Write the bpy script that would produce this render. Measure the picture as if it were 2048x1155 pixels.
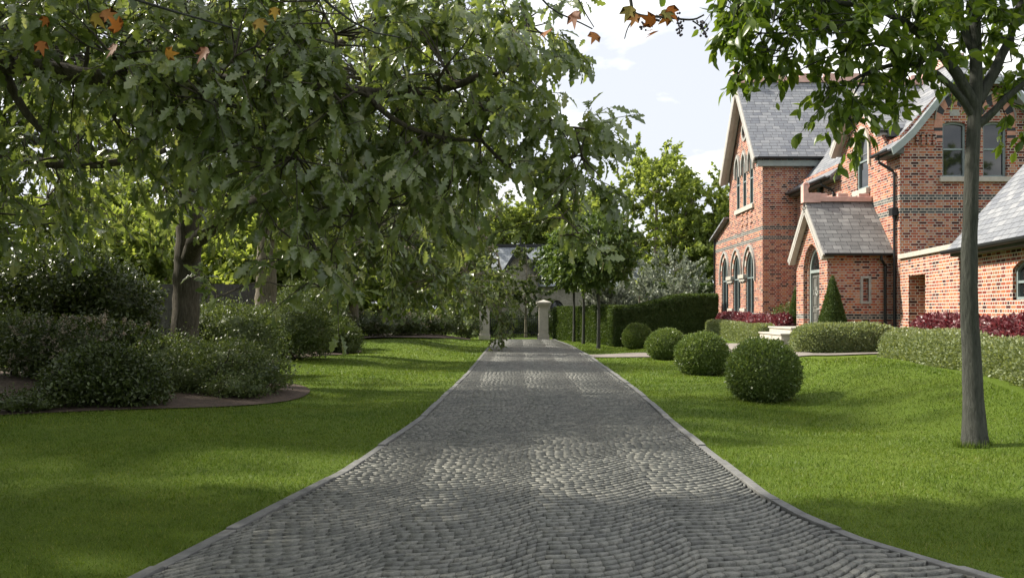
import bpy, bmesh, math, random
import numpy as np
from mathutils import Vector, Matrix, noise
from mathutils.geometry import tessellate_polygon

for o in list(bpy.data.objects): bpy.data.objects.remove(o)
SC = bpy.context.scene
COL = SC.collection
R = math.radians

# ---------------------------------------------------------------- camera
EYE = 1.6
FPX = 1700.0                       # focal length in pixels of the 2048 px wide photograph
VPX, VPY = 1040.0, 620.0           # vanishing point of the house's side walls
cam = bpy.data.cameras.new('camera')
cam.sensor_width = 36.0
cam.lens = FPX / 2048 * 36.0
cam.shift_x = -(VPX - 1024) / 2048
cam.shift_y = (VPY - 577.5) / 2048
cam.clip_start, cam.clip_end = 0.1, 3000
camo = bpy.data.objects.new('camera', cam)
camo.location = (0, 0, EYE)
camo.rotation_euler = (R(90), 0, 0)
COL.objects.link(camo)
SC.camera = camo

# ---------------------------------------------------------------- light
LDIR = Vector((1.0, -0.30, -0.92)).normalized()         # the way the sunlight travels
SUN_EL = math.asin(-LDIR.z)
SUN_AZ = math.atan2(-LDIR.x, -LDIR.y)                    # from +Y towards +X
w = bpy.data.worlds.new('World'); SC.world = w
w.use_nodes = True
nt = w.node_tree; nt.nodes.clear()
def WN(t, **k):
    n = nt.nodes.new(t)
    for a, b in k.items(): setattr(n, a, b)
    return n
sky = WN('ShaderNodeTexSky', sky_type='NISHITA', sun_disc=False, sun_elevation=SUN_EL, sun_rotation=SUN_AZ,
         altitude=50, air_density=1.0, dust_density=3.0, ozone_density=1.0)
tc = WN('ShaderNodeTexCoord')
sep = WN('ShaderNodeSeparateXYZ'); nt.links.new(tc.outputs['Generated'], sep.inputs[0])
def WM(op, a, b=None):
    n = WN('ShaderNodeMath', operation=op)
    for i, v in enumerate((a, b)):
        if v is None: continue
        if isinstance(v, (int, float)): n.inputs[i].default_value = v
        else: nt.links.new(v, n.inputs[i])
    return n.outputs[0]
den = WM('ADD', WM('MAXIMUM', sep.outputs['Z'], 0.0), 0.22)
comb = WN('ShaderNodeCombineXYZ')
nt.links.new(WM('DIVIDE', sep.outputs['X'], den), comb.inputs[0])
nt.links.new(WM('DIVIDE', sep.outputs['Y'], den), comb.inputs[1])
cn = WN('ShaderNodeTexNoise'); cn.inputs['Scale'].default_value = 1.7; cn.inputs['Detail'].default_value = 9
cn.inputs['Roughness'].default_value = 0.55; cn.inputs['Distortion'].default_value = 0.2
nt.links.new(comb.outputs[0], cn.inputs['Vector'])
cr = WN('ShaderNodeValToRGB'); cr.color_ramp.elements[0].position = 0.49; cr.color_ramp.elements[1].position = 0.62
nt.links.new(cn.outputs['Fac'], cr.inputs[0])
veil = WN('ShaderNodeMixRGB'); veil.inputs[0].default_value = 0.86
veil.inputs[2].default_value = (4.8, 4.95, 5.3, 1)            # thin high veil of cloud
nt.links.new(sky.outputs[0], veil.inputs[1])
cl = WN('ShaderNodeMixRGB'); cl.inputs[2].default_value = (9.0, 9.0, 8.8, 1)
nt.links.new(cr.outputs[0], cl.inputs[0]); nt.links.new(veil.outputs[0], cl.inputs[1])
bg = WN('ShaderNodeBackground'); bg.inputs['Strength'].default_value = 0.10
nt.links.new(cl.outputs[0], bg.inputs[0])
wo = WN('ShaderNodeOutputWorld'); nt.links.new(bg.outputs[0], wo.inputs[0])

sl = bpy.data.lights.new('sun', 'SUN'); sl.energy = 4.2; sl.angle = R(2.5); sl.color = (1.0, 0.93, 0.80)
so = bpy.data.objects.new('sun', sl); so.rotation_euler = LDIR.to_track_quat('-Z', 'Y').to_euler()
so.location = (-40, 20, 40); COL.objects.link(so)

vs = SC.view_settings
vs.view_transform = 'Standard'; vs.look = 'None'; vs.gamma = 1.0; vs.use_curve_mapping = False
vs.exposure = 1.0
SC.cycles.max_bounces = 7; SC.cycles.diffuse_bounces = 3; SC.cycles.glossy_bounces = 3
SC.cycles.transmission_bounces = 4; SC.cycles.caustics_reflective = False; SC.cycles.caustics_refractive = False
SC.cycles.use_denoising = True

# ---------------------------------------------------------------- helpers
def P(px, py, d):
    "a point d metres in front of the camera seen at photo pixel px, py"
    return np.array([(px - VPX) / FPX * d, d, EYE + (VPY - py) / FPX * d])

def tag(o, label=None, cat=None, group=None, kind=None):
    if label: o['label'] = label
    if cat: o['category'] = cat
    if group: o['group'] = group
    if kind: o['kind'] = kind
    return o
def link(o, parent=None):
    COL.objects.link(o)
    if parent: o.parent = parent
    return o
def empty(name, loc=(0, 0, 0), rz=0.0):
    o = bpy.data.objects.new(name, None); o.empty_display_size = 0.3
    o.location = loc; o.rotation_euler = (0, 0, rz)
    return link(o)
def np_mesh(name, V, F, mats, parent=None, smooth=False, midx=None):
    V = np.asarray(V, dtype=np.float32).reshape(-1, 3); F = np.asarray(F, dtype=np.int32)
    me = bpy.data.meshes.new(name)
    me.vertices.add(len(V)); me.vertices.foreach_set('co', V.ravel())
    k = F.shape[1]
    me.loops.add(F.size); me.loops.foreach_set('vertex_index', F.ravel())
    me.polygons.add(len(F)); me.polygons.foreach_set('loop_start', np.arange(0, F.size, k, dtype=np.int32))
    if midx is not None: me.polygons.foreach_set('material_index', np.asarray(midx, dtype=np.int32))
    me.update(calc_edges=True); me.validate()
    if smooth: me.polygons.foreach_set('use_smooth', np.ones(len(me.polygons), dtype=bool))
    for m in (mats if isinstance(mats, (list, tuple)) else [mats]): me.materials.append(m)
    return link(bpy.data.objects.new(name, me), parent)

class MB:
    "collects boxes, panels and bars, then links them as one mesh with metre-scaled UVs"
    def __init__(s): s.v = []; s.f = []; s.m = []
    def face(s, pts, mi=0):
        i = len(s.v); s.v += [tuple(p) for p in pts]; s.f.append(tuple(range(i, i + len(pts)))); s.m.append(mi); return s
    def mesh(s, vs, fs, mi=0):
        i = len(s.v); s.v += [tuple(p) for p in vs]
        for f in fs: s.f.append(tuple(i + k for k in f)); s.m.append(mi)
        return s
    def box(s, x0, y0, z0, x1, y1, z1, mi=0):
        vs = [(x0,y0,z0),(x1,y0,z0),(x1,y1,z0),(x0,y1,z0),(x0,y0,z1),(x1,y0,z1),(x1,y1,z1),(x0,y1,z1)]
        fs = [(0,3,2,1),(4,5,6,7),(0,1,5,4),(1,2,6,5),(2,3,7,6),(3,0,4,7)]
        for f in fs: s.face([vs[k] for k in f], mi)
        return s
    def bar(s, a, b, wd, ht, up=(0, 0, 1), mi=0):
        a = Vector(a); b = Vector(b); d = (b - a).normalized(); u = Vector(up)
        x = d.cross(u).normalized(); z = x.cross(d).normalized()
        c = [(-wd/2, -ht/2), (wd/2, -ht/2), (wd/2, ht/2), (-wd/2, ht/2)]
        A = [a + x*p + z*q for p, q in c]; B = [b + x*p + z*q for p, q in c]
        for k in range(4): s.face([A[k], A[(k+1)%4], B[(k+1)%4], B[k]], mi)
        s.face(A[::-1], mi); s.face(B, mi); return s
    def prism(s, pts, ext, mi=0):
        "closed polygon pts extruded by the vector ext"
        e = Vector(ext); A = [Vector(p) for p in pts]; B = [p + e for p in A]; n = len(A)
        tri = tessellate_polygon([A])
        for t in tri: s.face([A[k] for k in t], mi); s.face([B[k] for k in reversed(t)], mi)
        for k in range(n): s.face([A[k], B[k], B[(k+1)%n], A[(k+1)%n]], mi)
        return s
    def tube(s, pts, r, n=8, mi=0):
        pts = [Vector(p) for p in pts]; rings = []
        for i, p in enumerate(pts):
            d = (pts[min(i+1, len(pts)-1)] - pts[max(i-1, 0)]).normalized()
            u = Vector((0,0,1)) if abs(d.z) < .9 else Vector((0,1,0))
            x = d.cross(u).normalized(); z = x.cross(d).normalized()
            rings.append([p + (x*math.cos(2*math.pi*k/n) + z*math.sin(2*math.pi*k/n))*r for k in range(n)])
        for a, b in zip(rings, rings[1:]):
            for k in range(n): s.face([a[k], a[(k+1)%n], b[(k+1)%n], b[k]], mi)
        s.face(rings[0][::-1], mi); s.face(rings[-1], mi); return s
    def build(s, name, mats, parent=None, bevel=0, off=None):
        me = bpy.data.meshes.new(name); me.from_pydata(s.v, [], s.f)
        for m in (mats if isinstance(mats, (list, tuple)) else [mats]): me.materials.append(m)
        me.polygons.foreach_set('material_index', s.m)
        bm = bmesh.new(); bm.from_mesh(me)
        bmesh.ops.remove_doubles(bm, verts=bm.verts, dist=1e-5)
        bmesh.ops.recalc_face_normals(bm, faces=bm.faces)
        uv = bm.loops.layers.uv.new('uv')
        for f in bm.faces:
            n = f.normal
            if abs(n.z) > .95: t = Vector((1,0,0)); b = Vector((0,1,0))
            else:
                t = Vector((0,0,1)).cross(n).normalized(); b = n.cross(t).normalized()
            for l in f.loops: l[uv].uv = (l.vert.co.dot(t), l.vert.co.dot(b))
        bm.to_mesh(me); bm.free()
        o = link(bpy.data.objects.new(name, me), parent)
        if bevel:
            b = o.modifiers.new('bevel', 'BEVEL'); b.width = bevel; b.segments = 2; b.limit_method = 'ANGLE'; b.angle_limit = R(40)
        return o

def copy_tree(o, parent=None):
    c = o.copy(); COL.objects.link(c); c.parent = parent
    for ch in list(o.children): copy_tree(ch, c)
    return c

# ---------------------------------------------------------------- materials
def newmat(name):
    m = bpy.data.materials.new(name); m.use_nodes = True
    t = m.node_tree; t.nodes.clear()
    o = t.nodes.new('ShaderNodeOutputMaterial'); p = t.nodes.new('ShaderNodeBsdfPrincipled')
    t.links.new(p.outputs[0], o.inputs[0]); return m, t, p, o
def nd(t, typ, ins=None, **k):
    n = t.nodes.new(typ)
    for a, b in k.items(): setattr(n, a, b)
    for a, b in (ins or {}).items():
        if hasattr(b, 'is_output'): t.links.new(b, n.inputs[a])
        else: n.inputs[a].default_value = b
    return n
def ramp(t, fac, stops, interp='LINEAR'):
    n = t.nodes.new('ShaderNodeValToRGB'); e = n.color_ramp.elements; n.color_ramp.interpolation = interp
    while len(e) < len(stops): e.new(0.5)
    for i, (p, c) in enumerate(stops): e[i].position = p; e[i].color = (*c, 1)
    t.links.new(fac, n.inputs[0]); return n.outputs[0]
def bump(t, p, h, strength=.5, dist=.01):
    b = nd(t, 'ShaderNodeBump', {'Height': h, 'Strength': strength, 'Distance': dist}); t.links.new(b.outputs[0], p.inputs['Normal'])
def mixc(t, f, a, b, mode='MIX'):
    n = t.nodes.new('ShaderNodeMixRGB'); n.blend_type = mode
    for i, v in enumerate((f, a, b)):
        if hasattr(v, 'is_output'): t.links.new(v, n.inputs[i])
        elif i == 0: n.inputs[0].default_value = v
        else: n.inputs[i].default_value = (*v, 1)
    return n.outputs[0]

def plain(name, col, rough=.6, var=.25, scale=6, bmp=.2, metal=0, spec=.4, coord='Object', det=5):
    m, t, p, o = newmat(name)
    tcn = nd(t, 'ShaderNodeTexCoord')
    n = nd(t, 'ShaderNodeTexNoise', {'Vector': tcn.outputs[coord], 'Scale': scale, 'Detail': det, 'Roughness': .65})
    lo = tuple(c*(1-var) for c in col); hi = tuple(min(1, c*(1+var)) for c in col)
    t.links.new(ramp(t, n.outputs['Fac'], [(.3, lo), (.7, hi)]), p.inputs['Base Color'])
    p.inputs['Roughness'].default_value = rough; p.inputs['Metallic'].default_value = metal
    p.inputs['Specular IOR Level'].default_value = spec
    if bmp:
        n2 = nd(t, 'ShaderNodeTexNoise', {'Vector': tcn.outputs[coord], 'Scale': scale*8, 'Detail': 4})
        bump(t, p, n2.outputs['Fac'], bmp, .01)
    return m

def brickmat(name, stops, mortar, bw=.225, bh=.075, bands=(), mort=.0105, bandstops=None, weather=.55):
    m, t, p, o = newmat(name)
    tcn = nd(t, 'ShaderNodeTexCoord'); geo = nd(t, 'ShaderNodeNewGeometry')
    b = nd(t, 'ShaderNodeTexBrick', {'Vector': tcn.outputs['UV'], 'Color1': (0,0,0,1), 'Color2': (1,1,1,1), 'Mortar': (.5,.5,.5,1),
            'Scale': 1.0, 'Mortar Size': mort, 'Mortar Smooth': .15, 'Bias': 0.0, 'Brick Width': bw, 'Row Height': bh},
            offset=.5, offset_frequency=2, squash=.5, squash_frequency=2)
    c = ramp(t, b.outputs['Color'], stops)
    if bands:
        sz = nd(t, 'ShaderNodeSeparateXYZ', {0: geo.outputs['Position']}); acc = None
        for z0, z1 in bands:
            a1 = nd(t, 'ShaderNodeMath', {0: sz.outputs['Z'], 1: (z0+z1)/2}, operation='SUBTRACT')
            a2 = nd(t, 'ShaderNodeMath', {0: a1.outputs[0]}, operation='ABSOLUTE')
            a3 = nd(t, 'ShaderNodeMath', {0: a2.outputs[0], 1: (z1-z0)/2}, operation='LESS_THAN')
            acc = a3.outputs[0] if acc is None else nd(t, 'ShaderNodeMath', {0: acc, 1: a3.outputs[0]}, operation='MAXIMUM').outputs[0]
        c = mixc(t, acc, c, ramp(t, b.outputs['Color'], bandstops))
    n = nd(t, 'ShaderNodeTexNoise', {'Vector': geo.outputs['Position'], 'Scale': 1.3, 'Detail': 6, 'Roughness': .7})
    n2 = nd(t, 'ShaderNodeTexNoise', {'Vector': geo.outputs['Position'], 'Scale': 38, 'Detail': 3, 'Roughness': .7})
    c = mixc(t, weather, c, ramp(t, n.outputs['Fac'], [(.3, (.62,.60,.58)), (.7, (1.12,1.1,1.08))]), 'MULTIPLY')
    mpz = nd(t, 'ShaderNodeMapping', {'Vector': geo.outputs['Position'], 'Scale': (3.2, 3.2, .28)})
    n4 = nd(t, 'ShaderNodeTexNoise', {'Vector': mpz.outputs[0], 'Scale': 1.0, 'Detail': 6, 'Roughness': .65})     # rain streaks and soot
    c = mixc(t, weather, c, ramp(t, n4.outputs['Fac'], [(.34, (.55,.53,.52)), (.52, (1,1,1)), (.75, (1.14,1.1,1.06))]), 'MULTIPLY')
    c = mixc(t, .3, c, ramp(t, n2.outputs['Fac'], [(.3, (.6,.6,.6)), (.7, (1.3,1.3,1.3))]), 'MULTIPLY')
    c = mixc(t, b.outputs['Fac'], c, mortar)
    t.links.new(c, p.inputs['Base Color']); p.inputs['Roughness'].default_value = .85; p.inputs['Specular IOR Level'].default_value = .2
    h = nd(t, 'ShaderNodeMath', {0: 1.0, 1: b.outputs['Fac']}, operation='SUBTRACT')
    h2 = nd(t, 'ShaderNodeMath', {0: n2.outputs['Fac'], 1: .4, 2: h.outputs[0]}, operation='MULTIPLY_ADD')
    bump(t, p, h2.outputs[0], .9, .012)
    return m

def slatemat(name, stops, bw=.36, bh=.2):
    m, t, p, o = newmat(name)
    tcn = nd(t, 'ShaderNodeTexCoord')
    b = nd(t, 'ShaderNodeTexBrick', {'Vector': tcn.outputs['UV'], 'Color1': (0,0,0,1), 'Color2': (1,1,1,1), 'Mortar': (.5,.5,.5,1),
            'Scale': 1.0, 'Mortar Size': .007, 'Mortar Smooth': .1, 'Brick Width': bw, 'Row Height': bh}, offset=.5, offset_frequency=2, squash=.8, squash_frequency=3)
    c = ramp(t, b.outputs['Color'], stops)
    n = nd(t, 'ShaderNodeTexNoise', {'Vector': tcn.outputs['UV'], 'Scale': 5, 'Detail': 7, 'Roughness': .7})
    c = mixc(t, .55, c, ramp(t, n.outputs['Fac'], [(.3, (.6,.6,.62)), (.72, (1.3,1.3,1.28))]), 'MULTIPLY')
    c = mixc(t, b.outputs['Fac'], c, (.025,.026,.03))
    t.links.new(c, p.inputs['Base Color'])
    p.inputs['Roughness'].default_value = .55; p.inputs['Specular IOR Level'].default_value = .45
    sv = nd(t, 'ShaderNodeSeparateXYZ', {0: tcn.outputs['UV']})
    md = nd(t, 'ShaderNodeMath', {0: sv.outputs['Y'], 1: bh}, operation='MODULO')
    md2 = nd(t, 'ShaderNodeMath', {0: md.outputs[0], 1: -1.2/bh}, operation='MULTIPLY')       # each course thicker at its lower edge
    ad = nd(t, 'ShaderNodeMath', {0: b.outputs['Fac'], 1: -1.0, 2: md2.outputs[0]}, operation='MULTIPLY_ADD')
    ad2 = nd(t, 'ShaderNodeMath', {0: n.outputs['Fac'], 1: .7, 2: ad.outputs[0]}, operation='MULTIPLY_ADD')
    bump(t, p, ad2.outputs[0], .7, .012)
    return m

def leafmat(name, stops, trans=.35, rough=.42, spec=.5, tcol=(1.25, 1.2, .55), under=None):
    m, t, p, o = newmat(name)
    g = nd(t, 'ShaderNodeNewGeometry')
    c = ramp(t, g.outputs['Random Per Island'], stops)
    if under: c = mixc(t, g.outputs['Backfacing'], c, mixc(t, .6, c, under))
    t.links.new(c, p.inputs['Base Color']); p.inputs['Roughness'].default_value = rough; p.inputs['Specular IOR Level'].default_value = spec
    tr = nd(t, 'ShaderNodeBsdfTranslucent', {'Color': mixc(t, 1.0, c, tcol, 'MULTIPLY')})
    mx = nd(t, 'ShaderNodeMixShader', {0: trans, 1: p.outputs[0], 2: tr.outputs[0]})
    t.links.new(mx.outputs[0], o.inputs[0]); return m

def barkmat(name, lo, hi, sx=7):
    m, t, p, o = newmat(name)
    geo = nd(t, 'ShaderNodeNewGeometry')
    mp = nd(t, 'ShaderNodeMapping', {'Vector': geo.outputs['Position'], 'Scale': (sx*2.2, sx*2.2, sx*.35)})
    n = nd(t, 'ShaderNodeTexNoise', {'Vector': mp.outputs[0], 'Scale': 2.0, 'Detail': 8, 'Roughness': .7, 'Distortion': .4})
    n2 = nd(t, 'ShaderNodeTexNoise', {'Vector': geo.outputs['Position'], 'Scale': 1.6, 'Detail': 4})
    c = ramp(t, n.outputs['Fac'], [(.32, lo), (.68, hi)])
    c = mixc(t, .6, c, ramp(t, n2.outputs['Fac'], [(.3, (.6,.66,.55)), (.7, (1.2,1.2,1.15))]), 'MULTIPLY')
    t.links.new(c, p.inputs['Base Color']); p.inputs['Roughness'].default_value = .9; p.inputs['Specular IOR Level'].default_value = .2
    bump(t, p, n.outputs['Fac'], .9, .03); return m

BANDS = ((4.64, 4.79), (4.27, 4.42), (1.33, 1.48), (.95, 1.10))
BR = [(.0,(.05,.018,.018)), (.10,(.12,.032,.028)), (.24,(.26,.058,.040)), (.45,(.40,.108,.062)), (.68,(.48,.160,.078)), (.84,(.51,.22,.105)), (1.,(.47,.27,.20))]
BG = [(0,(.03,.034,.04)), (.5,(.085,.10,.105)), (1,(.15,.17,.17))]
M = {}
M['brick'] = brickmat('house_brick', BR, (.47,.42,.37), bands=BANDS, bandstops=BG)
M['brick2'] = brickmat('outbuilding_brick', [(p, (c[0]*.95, c[1]*.98, c[2])) for p, c in BR], (.62,.57,.50), bw=.225, bh=.078)
M['cream_brick'] = brickmat('cream_brick', [(0,(.22,.20,.16)), (.5,(.30,.275,.23)), (1,(.37,.345,.29))], (.36,.34,.30))
M['slate'] = slatemat('blue_grey_slate', [(0,(.165,.175,.20)), (.4,(.205,.215,.235)), (.7,(.24,.25,.268)), (1,(.29,.296,.31))], bw=.36, bh=.165)
M['slate2'] = slatemat('porch_slate', [(0,(.125,.125,.125)), (.4,(.165,.165,.165)), (.7,(.20,.20,.197)), (1,(.25,.247,.243))], bw=.32, bh=.165)
M['slate3'] = slatemat('cottage_slate', [(0,(.16,.18,.20)), (1,(.27,.29,.32))], bw=.4, bh=.25)
M['terracotta'] = plain('pink_ridge_terracotta', (.62,.40,.35), .8, .2, 5, .2)
M['stone'] = plain('pale_dressed_stone', (.45,.42,.37), .8, .14, 5, .25)
M['stone_grey'] = plain('grey_stone', (.34,.34,.32), .8, .25, 6, .3)
M['pinkstone'] = plain('pink_voussoir', (.52,.27,.20), .8, .2, 9, .3)
M['blackbrick'] = plain('black_voussoir', (.03,.034,.04), .6, .3, 9, .3)
M['barge'] = plain('painted_timber', (.42,.40,.37), .55, .15, 4, .1)
M['barge_grey'] = plain('grey_green_timber', (.27,.31,.30), .5, .15, 4, .1)
M['joinery'] = plain('grey_green_joinery', (.22,.27,.27), .45, .1, 4, .05)
M['door'] = plain('grey_door_paint', (.135,.135,.125), .4, .1, 4, .05)
M['iron'] = plain('black_iron', (.012,.013,.014), .4, .2, 8, .1)
M['soffit'] = plain('dark_soffit', (.10,.10,.095), .7, .2, 5, .1)
M['nickel'] = plain('pale_metal', (.75,.75,.72), .3, .1, 8, 0, metal=.7)
M['timber_fence'] = plain('weathered_fence', (.065,.062,.057), .85, .4, 3, .4)
M['path'] = plain('path_paving', (.22,.195,.175), .85, .15, 2.5, .25, coord='Object')
M['soil'] = plain('bark_mulch_soil', (.085,.06,.045), .95, .5, 14, .9)
M['kerb'] = plain('kerb_stone', (.15,.15,.145), .8, .3, 7, .35)
M['joint'] = plain('joint_sand', (.022,.02,.015), .95, .5, 22, .3)
m, t, p, o = newmat('window_glass')
p.inputs['Base Color'].default_value = (.012,.015,.016,1); p.inputs['Roughness'].default_value = .03; p.inputs['Specular IOR Level'].default_value = .9
M['glass'] = m
m, t, p, o = newmat('granite_setts')
g = nd(t, 'ShaderNodeNewGeometry')
c = ramp(t, g.outputs['Random Per Island'], [(0,(.100,.102,.096)), (.5,(.141,.143,.132)), (1,(.185,.183,.168))])
n = nd(t, 'ShaderNodeTexNoise', {'Vector': g.outputs['Position'], 'Scale': 34, 'Detail': 6, 'Roughness': .8})
n2 = nd(t, 'ShaderNodeTexNoise', {'Vector': g.outputs['Position'], 'Scale': .8, 'Detail': 5, 'Roughness': .6})
c = mixc(t, .8, c, ramp(t, n.outputs['Fac'], [(.32, (.35,.35,.35)), (.68, (1.8,1.8,1.74))]), 'MULTIPLY')
c = mixc(t, .6, c, ramp(t, n2.outputs['Fac'], [(.3, (.75,.77,.75)), (.7, (1.22,1.2,1.14))]), 'MULTIPLY')
t.links.new(c, p.inputs['Base Color']); p.inputs['Roughness'].default_value = .44; p.inputs['Specular IOR Level'].default_value = .5
bump(t, p, n.outputs['Fac'], .7, .008)
M['setts'] = m
bt_ = M_blade = leafmat('grass_blade', [(0,(.070,.120,.011)), (.5,(.108,.172,.018)), (.85,(.150,.215,.030)), (1,(.22,.24,.08))], .35, .5, .3, (1.2,1.2,.5))
tt_ = bt_.node_tree; g = nd(tt_, 'ShaderNodeNewGeometry')
n = nd(tt_, 'ShaderNodeTexNoise', {'Vector': g.outputs['Position'], 'Scale': .55, 'Detail': 7, 'Roughness': .68})
n3 = nd(tt_, 'ShaderNodeTexNoise', {'Vector': g.outputs['Position'], 'Scale': 4.5, 'Detail': 4, 'Roughness': .6})
var_ = mixc(tt_, 1.0, ramp(tt_, n.outputs['Fac'], [(.3, (.72,.84,.95)), (.5, (1,1,1)), (.72, (1.32,1.14,1.15))]), ramp(tt_, n3.outputs['Fac'], [(.3, (.72,.74,.75)), (.7, (1.25,1.22,1.2))]), 'MULTIPLY')
pb_ = [x for x in tt_.nodes if x.type == 'BSDF_PRINCIPLED'][0]; tb_ = [x for x in tt_.nodes if x.type == 'BSDF_TRANSLUCENT'][0]
for sock in (pb_.inputs['Base Color'], tb_.inputs['Color']):
    src_ = sock.links[0].from_socket; tt_.links.new(mixc(tt_, 1.0, src_, var_, 'MULTIPLY'), sock)
m, t, p, o = newmat('lawn_turf')
g = nd(t, 'ShaderNodeNewGeometry')
n = nd(t, 'ShaderNodeTexNoise', {'Vector': g.outputs['Position'], 'Scale': .35, 'Detail': 6, 'Roughness': .6})
mp = nd(t, 'ShaderNodeMapping', {'Vector': g.outputs['Position'], 'Scale': (1, 1, .3)})
n2 = nd(t, 'ShaderNodeTexNoise', {'Vector': mp.outputs[0], 'Scale': 55, 'Detail': 4, 'Roughness': .8})
c = ramp(t, n.outputs['Fac'], [(.3, (.074,.118,.010)), (.5, (.094,.144,.014)), (.7, (.116,.166,.019))])
c = mixc(t, .75, c, ramp(t, n2.outputs['Fac'], [(.3, (.45,.5,.4)), (.7, (1.5,1.45,1.4))]), 'MULTIPLY')
t.links.new(c, p.inputs['Base Color']); p.inputs['Roughness'].default_value = .8; p.inputs['Specular IOR Level'].default_value = .15
bump(t, p, n2.outputs['Fac'], .8, .03)
M['lawn'] = m
M['blade'] = M_blade
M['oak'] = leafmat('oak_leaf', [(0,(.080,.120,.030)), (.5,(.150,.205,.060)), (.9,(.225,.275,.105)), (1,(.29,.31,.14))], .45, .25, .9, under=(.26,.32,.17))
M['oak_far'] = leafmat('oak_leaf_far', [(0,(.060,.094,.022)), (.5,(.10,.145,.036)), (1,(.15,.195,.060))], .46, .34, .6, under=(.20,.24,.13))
M['cherry'] = leafmat('cherry_leaf', [(0,(.062,.108,.014)), (.5,(.110,.175,.024)), (1,(.19,.255,.05))], .52, .32, .5)
M['bright'] = leafmat('fresh_leaf', [(0,(.15,.205,.055)), (.5,(.225,.29,.085)), (1,(.32,.37,.13))], .58, .5, .3)
M['silver'] = leafmat('silver_leaf', [(0,(.13,.155,.105)), (.5,(.21,.24,.18)), (1,(.33,.355,.295))], .30, .5, .4, (1,1,.8))
M['standard'] = leafmat('standard_leaf', [(0,(.058,.102,.022)), (.5,(.098,.155,.036)), (1,(.155,.215,.062))], .38, .38, .5)
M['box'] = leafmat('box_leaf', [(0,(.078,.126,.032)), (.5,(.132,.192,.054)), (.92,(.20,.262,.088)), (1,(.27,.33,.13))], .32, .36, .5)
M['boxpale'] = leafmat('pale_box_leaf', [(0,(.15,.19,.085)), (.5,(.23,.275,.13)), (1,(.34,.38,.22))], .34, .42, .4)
M['yew'] = leafmat('yew_leaf', [(0,(.042,.074,.018)), (.5,(.070,.112,.028)), (1,(.110,.155,.044))], .30, .5, .4)
M['burgundy'] = leafmat('burgundy_leaf', [(0,(.085,.018,.026)), (.5,(.175,.048,.062)), (.85,(.28,.11,.125)), (1,(.38,.22,.22))], .30, .32, .6, (1.3,.6,.6))
M['shrub'] = leafmat('shrub_leaf', [(0,(.034,.054,.013)), (.5,(.058,.086,.022)), (1,(.115,.15,.05))], .32, .33, .6)
M['shrubmid'] = leafmat('mid_shrub_leaf', [(0,(.060,.090,.026)), (.5,(.098,.138,.044)), (1,(.16,.20,.08))], .34, .42, .5)
M['petal'] = leafmat('cream_pink_petal', [(0,(.25,.21,.16)), (.5,(.36,.31,.25)), (1,(.47,.42,.36))], .35, .6, .2, (1,.95,.9))
M['autumn'] = leafmat('autumn_maple_leaf', [(0,(.22,.075,.025)), (.5,(.34,.14,.035)), (.8,(.38,.22,.05)), (1,(.20,.21,.05))], .30, .5, .3, (1.1,1,.6))
M['seed'] = plain('dark_seed', (.05,.04,.05), .7, .3, 20, .2)
M['bark'] = barkmat('oak_bark', (.040,.034,.027), (.135,.118,.095))
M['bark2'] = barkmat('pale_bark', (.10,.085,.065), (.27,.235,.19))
M['bark3'] = barkmat('smooth_grey_bark', (.038,.039,.036), (.092,.094,.086), 9)
M['twig'] = plain('dark_twig', (.040,.034,.027), .85, .3, 10, .3)

# ---------------------------------------------------------------- terrain, drive, lawn
def sm(a, b, x): q = np.clip((np.asarray(x, float) - a) / (b - a), 0, 1); return q*q*(3-2*q)
LE = np.array([(-20,-6.5),(-6,-4.2),(0,-3.05),(3,-2.5),(5.2,-2.14),(8.24,-1.65),(12.4,-1.38),(20.9,-1.25),(38.9,-1.27),(46,-1.30),(300,-1.3)])
RE = np.array([(-20,9.),(0,5.6),(4,3.15),(5.18,2.58),(5.8,2.27),(6.4,2.10),(7.2,2.02),(9.7,2.05),(12.4,2.10),(17,2.25),(28.6,2.34),(38,2.2),(46,1.75),(300,1.7)])
def xl(y): return np.interp(y, LE[:,0], LE[:,1])
def xr(y): return np.interp(y, RE[:,0], RE[:,1])
def ground(x, y):
    x = np.asarray(x, float); y = np.asarray(y, float)
    away = sm(.25, 2.2, np.maximum(xl(y)-x, x-xr(y)))
    z = .52*sm(4.7, 7.4, x)*sm(6, 15, y)
    z = z + .35*sm(-6.5, -16, x)*sm(5, 16, y) + .34*sm(-1.7, -5.0, x)*sm(20, 38, y)
    z = z + away*(.05*np.sin(x*.9+1.1)*np.sin(y*.55+.6) + .03*np.sin(x*.4-y*.8))*sm(3, 8, y)*sm(9.2, 7.4, x)
    return z
def gz(x, y): return float(ground(x, y))

def axis(lo, hi, dlo, dhi, step):
    mid = list(np.arange(dlo, dhi, step)); a = []; v = dlo; s = step
    while v > lo: s *= 1.35; v -= s; a.append(max(v, lo))
    b = []; v = mid[-1]; s = step
    while v < hi: s *= 1.35; v += s; b.append(min(v, hi))
    return np.array(a[::-1] + mid + b)
gx = axis(-400, 400, -14, 13, .25); gy = axis(-120, 900, 0, 50, .3)
X, Y = np.meshgrid(gx, gy); Z = ground(X, Y)
V = np.stack([X, Y, Z], -1).reshape(-1, 3); nx, ny = len(gx), len(gy)
i = np.arange(nx-1)[None, :] + nx*np.arange(ny-1)[:, None]
F = np.stack([i, i+1, i+1+nx, i+nx], -1).reshape(-1, 4)
tag(np_mesh('lawn', V, F, M['lawn'], smooth=True), kind='structure')

# bed of jointing sand under the setts
ys = np.arange(-3, 46.5, .5)
V = []; F = []
for k, y in enumerate(ys):
    for q in np.linspace(0, 1, 5):
        x = xl(y) + (xr(y)-xl(y))*q; V.append((x, y, .006))
    if k:
        for q in range(4):
            a = (k-1)*5+q; F.append((a, a+1, a+6, a+5))
tag(np_mesh('drive_bed', V, F, M['joint']), kind='structure')

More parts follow.
